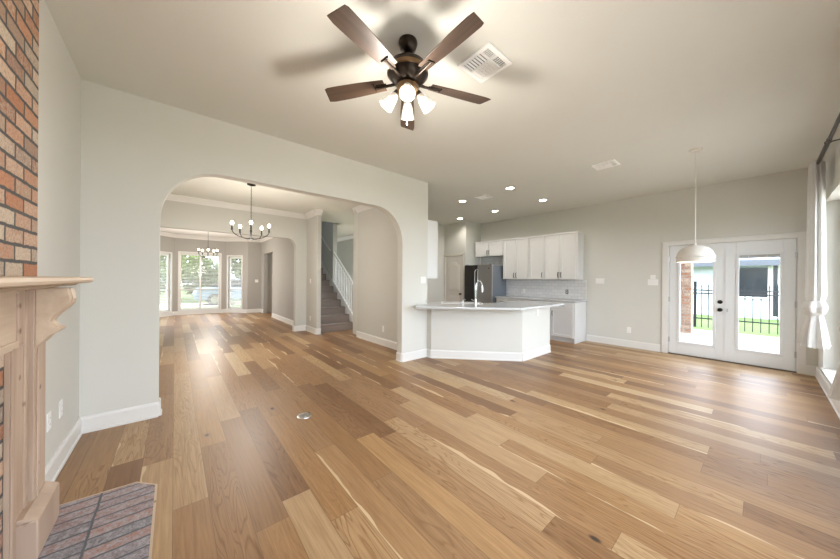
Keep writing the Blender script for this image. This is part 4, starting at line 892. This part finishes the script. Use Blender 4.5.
tree(7.5, 23.5, 6.0, 1.8, 4, 'green leafy tree outside the right bay window', 0)
for k, (x, y) in enumerate(((-5.2, 27), (-1.7, 27), (1.8, 27), (5.3, 27), (8.8, 27))):
    f = foliage((x, y, 1.2), (1.5, .8, 1.6), 2600, 20 + k, .15).build('hedge_bush', LF[1], flip=False)
    tag(f, ['dense green bush at the left end of the hedge', 'dense green bush second in the hedge', 'dense green bush in the middle of the hedge', 'dense green bush fourth in the hedge', 'dense green bush at the right end of the hedge'][k] + ' beyond the bay', 'bush', 'hedge bushes beyond the bay')
m = MB(); m.box(-6, 12, 18.0, 20.6, GZ - .02, GZ); m.box(2.9, 6.5, 12.6, 18.0, GZ - .02, GZ); m.box(5.4, 9.5, 6.8, 12.6, GZ - .02, GZ); struct(m.build('driveway', CONC), 'pale driveway beyond the bay windows, extended to bounce light into the hall', 'driveway')  # last two slabs added to bounce neutral light into the hall
cx, cy = 2.9, 19.2; car = thing('car', 'pale blue car parked beyond the bay window', 'car', (cx, cy, GZ))
CP = mk('pale_blue_car_paint', (.20, .27, .34), .3, .2, .5, .02, 5)
m = MB(); m.prism([(cx - 2.1, .18), (cx + 2.1, .18), (cx + 2.15, .5), (cx + 1.9, .72), (cx + 1.2, .80), (cx - 1.5, .82), (cx - 2.05, .76), (cx - 2.15, .45)], 1, cy - .85, cy + .85); m.build('body', CP, car, bevel=.05)
m = MB(); m.prism([(cx + 1.15, .79), (cx + .55, 1.25), (cx - .9, 1.28), (cx - 1.55, .80)], 1, cy - .72, cy + .72); m.build('cabin', DW, car, bevel=.04)
m = MB(); m.prism([(cx + .6, 1.24), (cx + .55, 1.27), (cx - .9, 1.31), (cx - .95, 1.27)], 1, cy - .7, cy + .7); m.build('roof', CP, car, bevel=.01)
for xx in (cx - 1.3, cx + 1.35):
    for yy in (cy - .78, cy + .78):
        m = MB(); m.M = Matrix.Translation((xx, yy, GZ + .31)) @ Matrix.Rotation(PI / 2, 4, 'X'); m.lathe([(.1, -.1), (.29, -.1), (.31, -.07), (.31, .07), (.29, .1), (.1, .1)], 20); w_ = m.build('wheel', DARKP, car, smooth=True)
        m = MB(); m.M = Matrix.Translation((xx, yy, GZ + .31)) @ Matrix.Rotation(PI / 2, 4, 'X'); m.lathe([(.03, -.105), (.18, -.102), (.18, .102), (.03, .105)], 16); m.build('hubcap', NICKEL, car, w_)
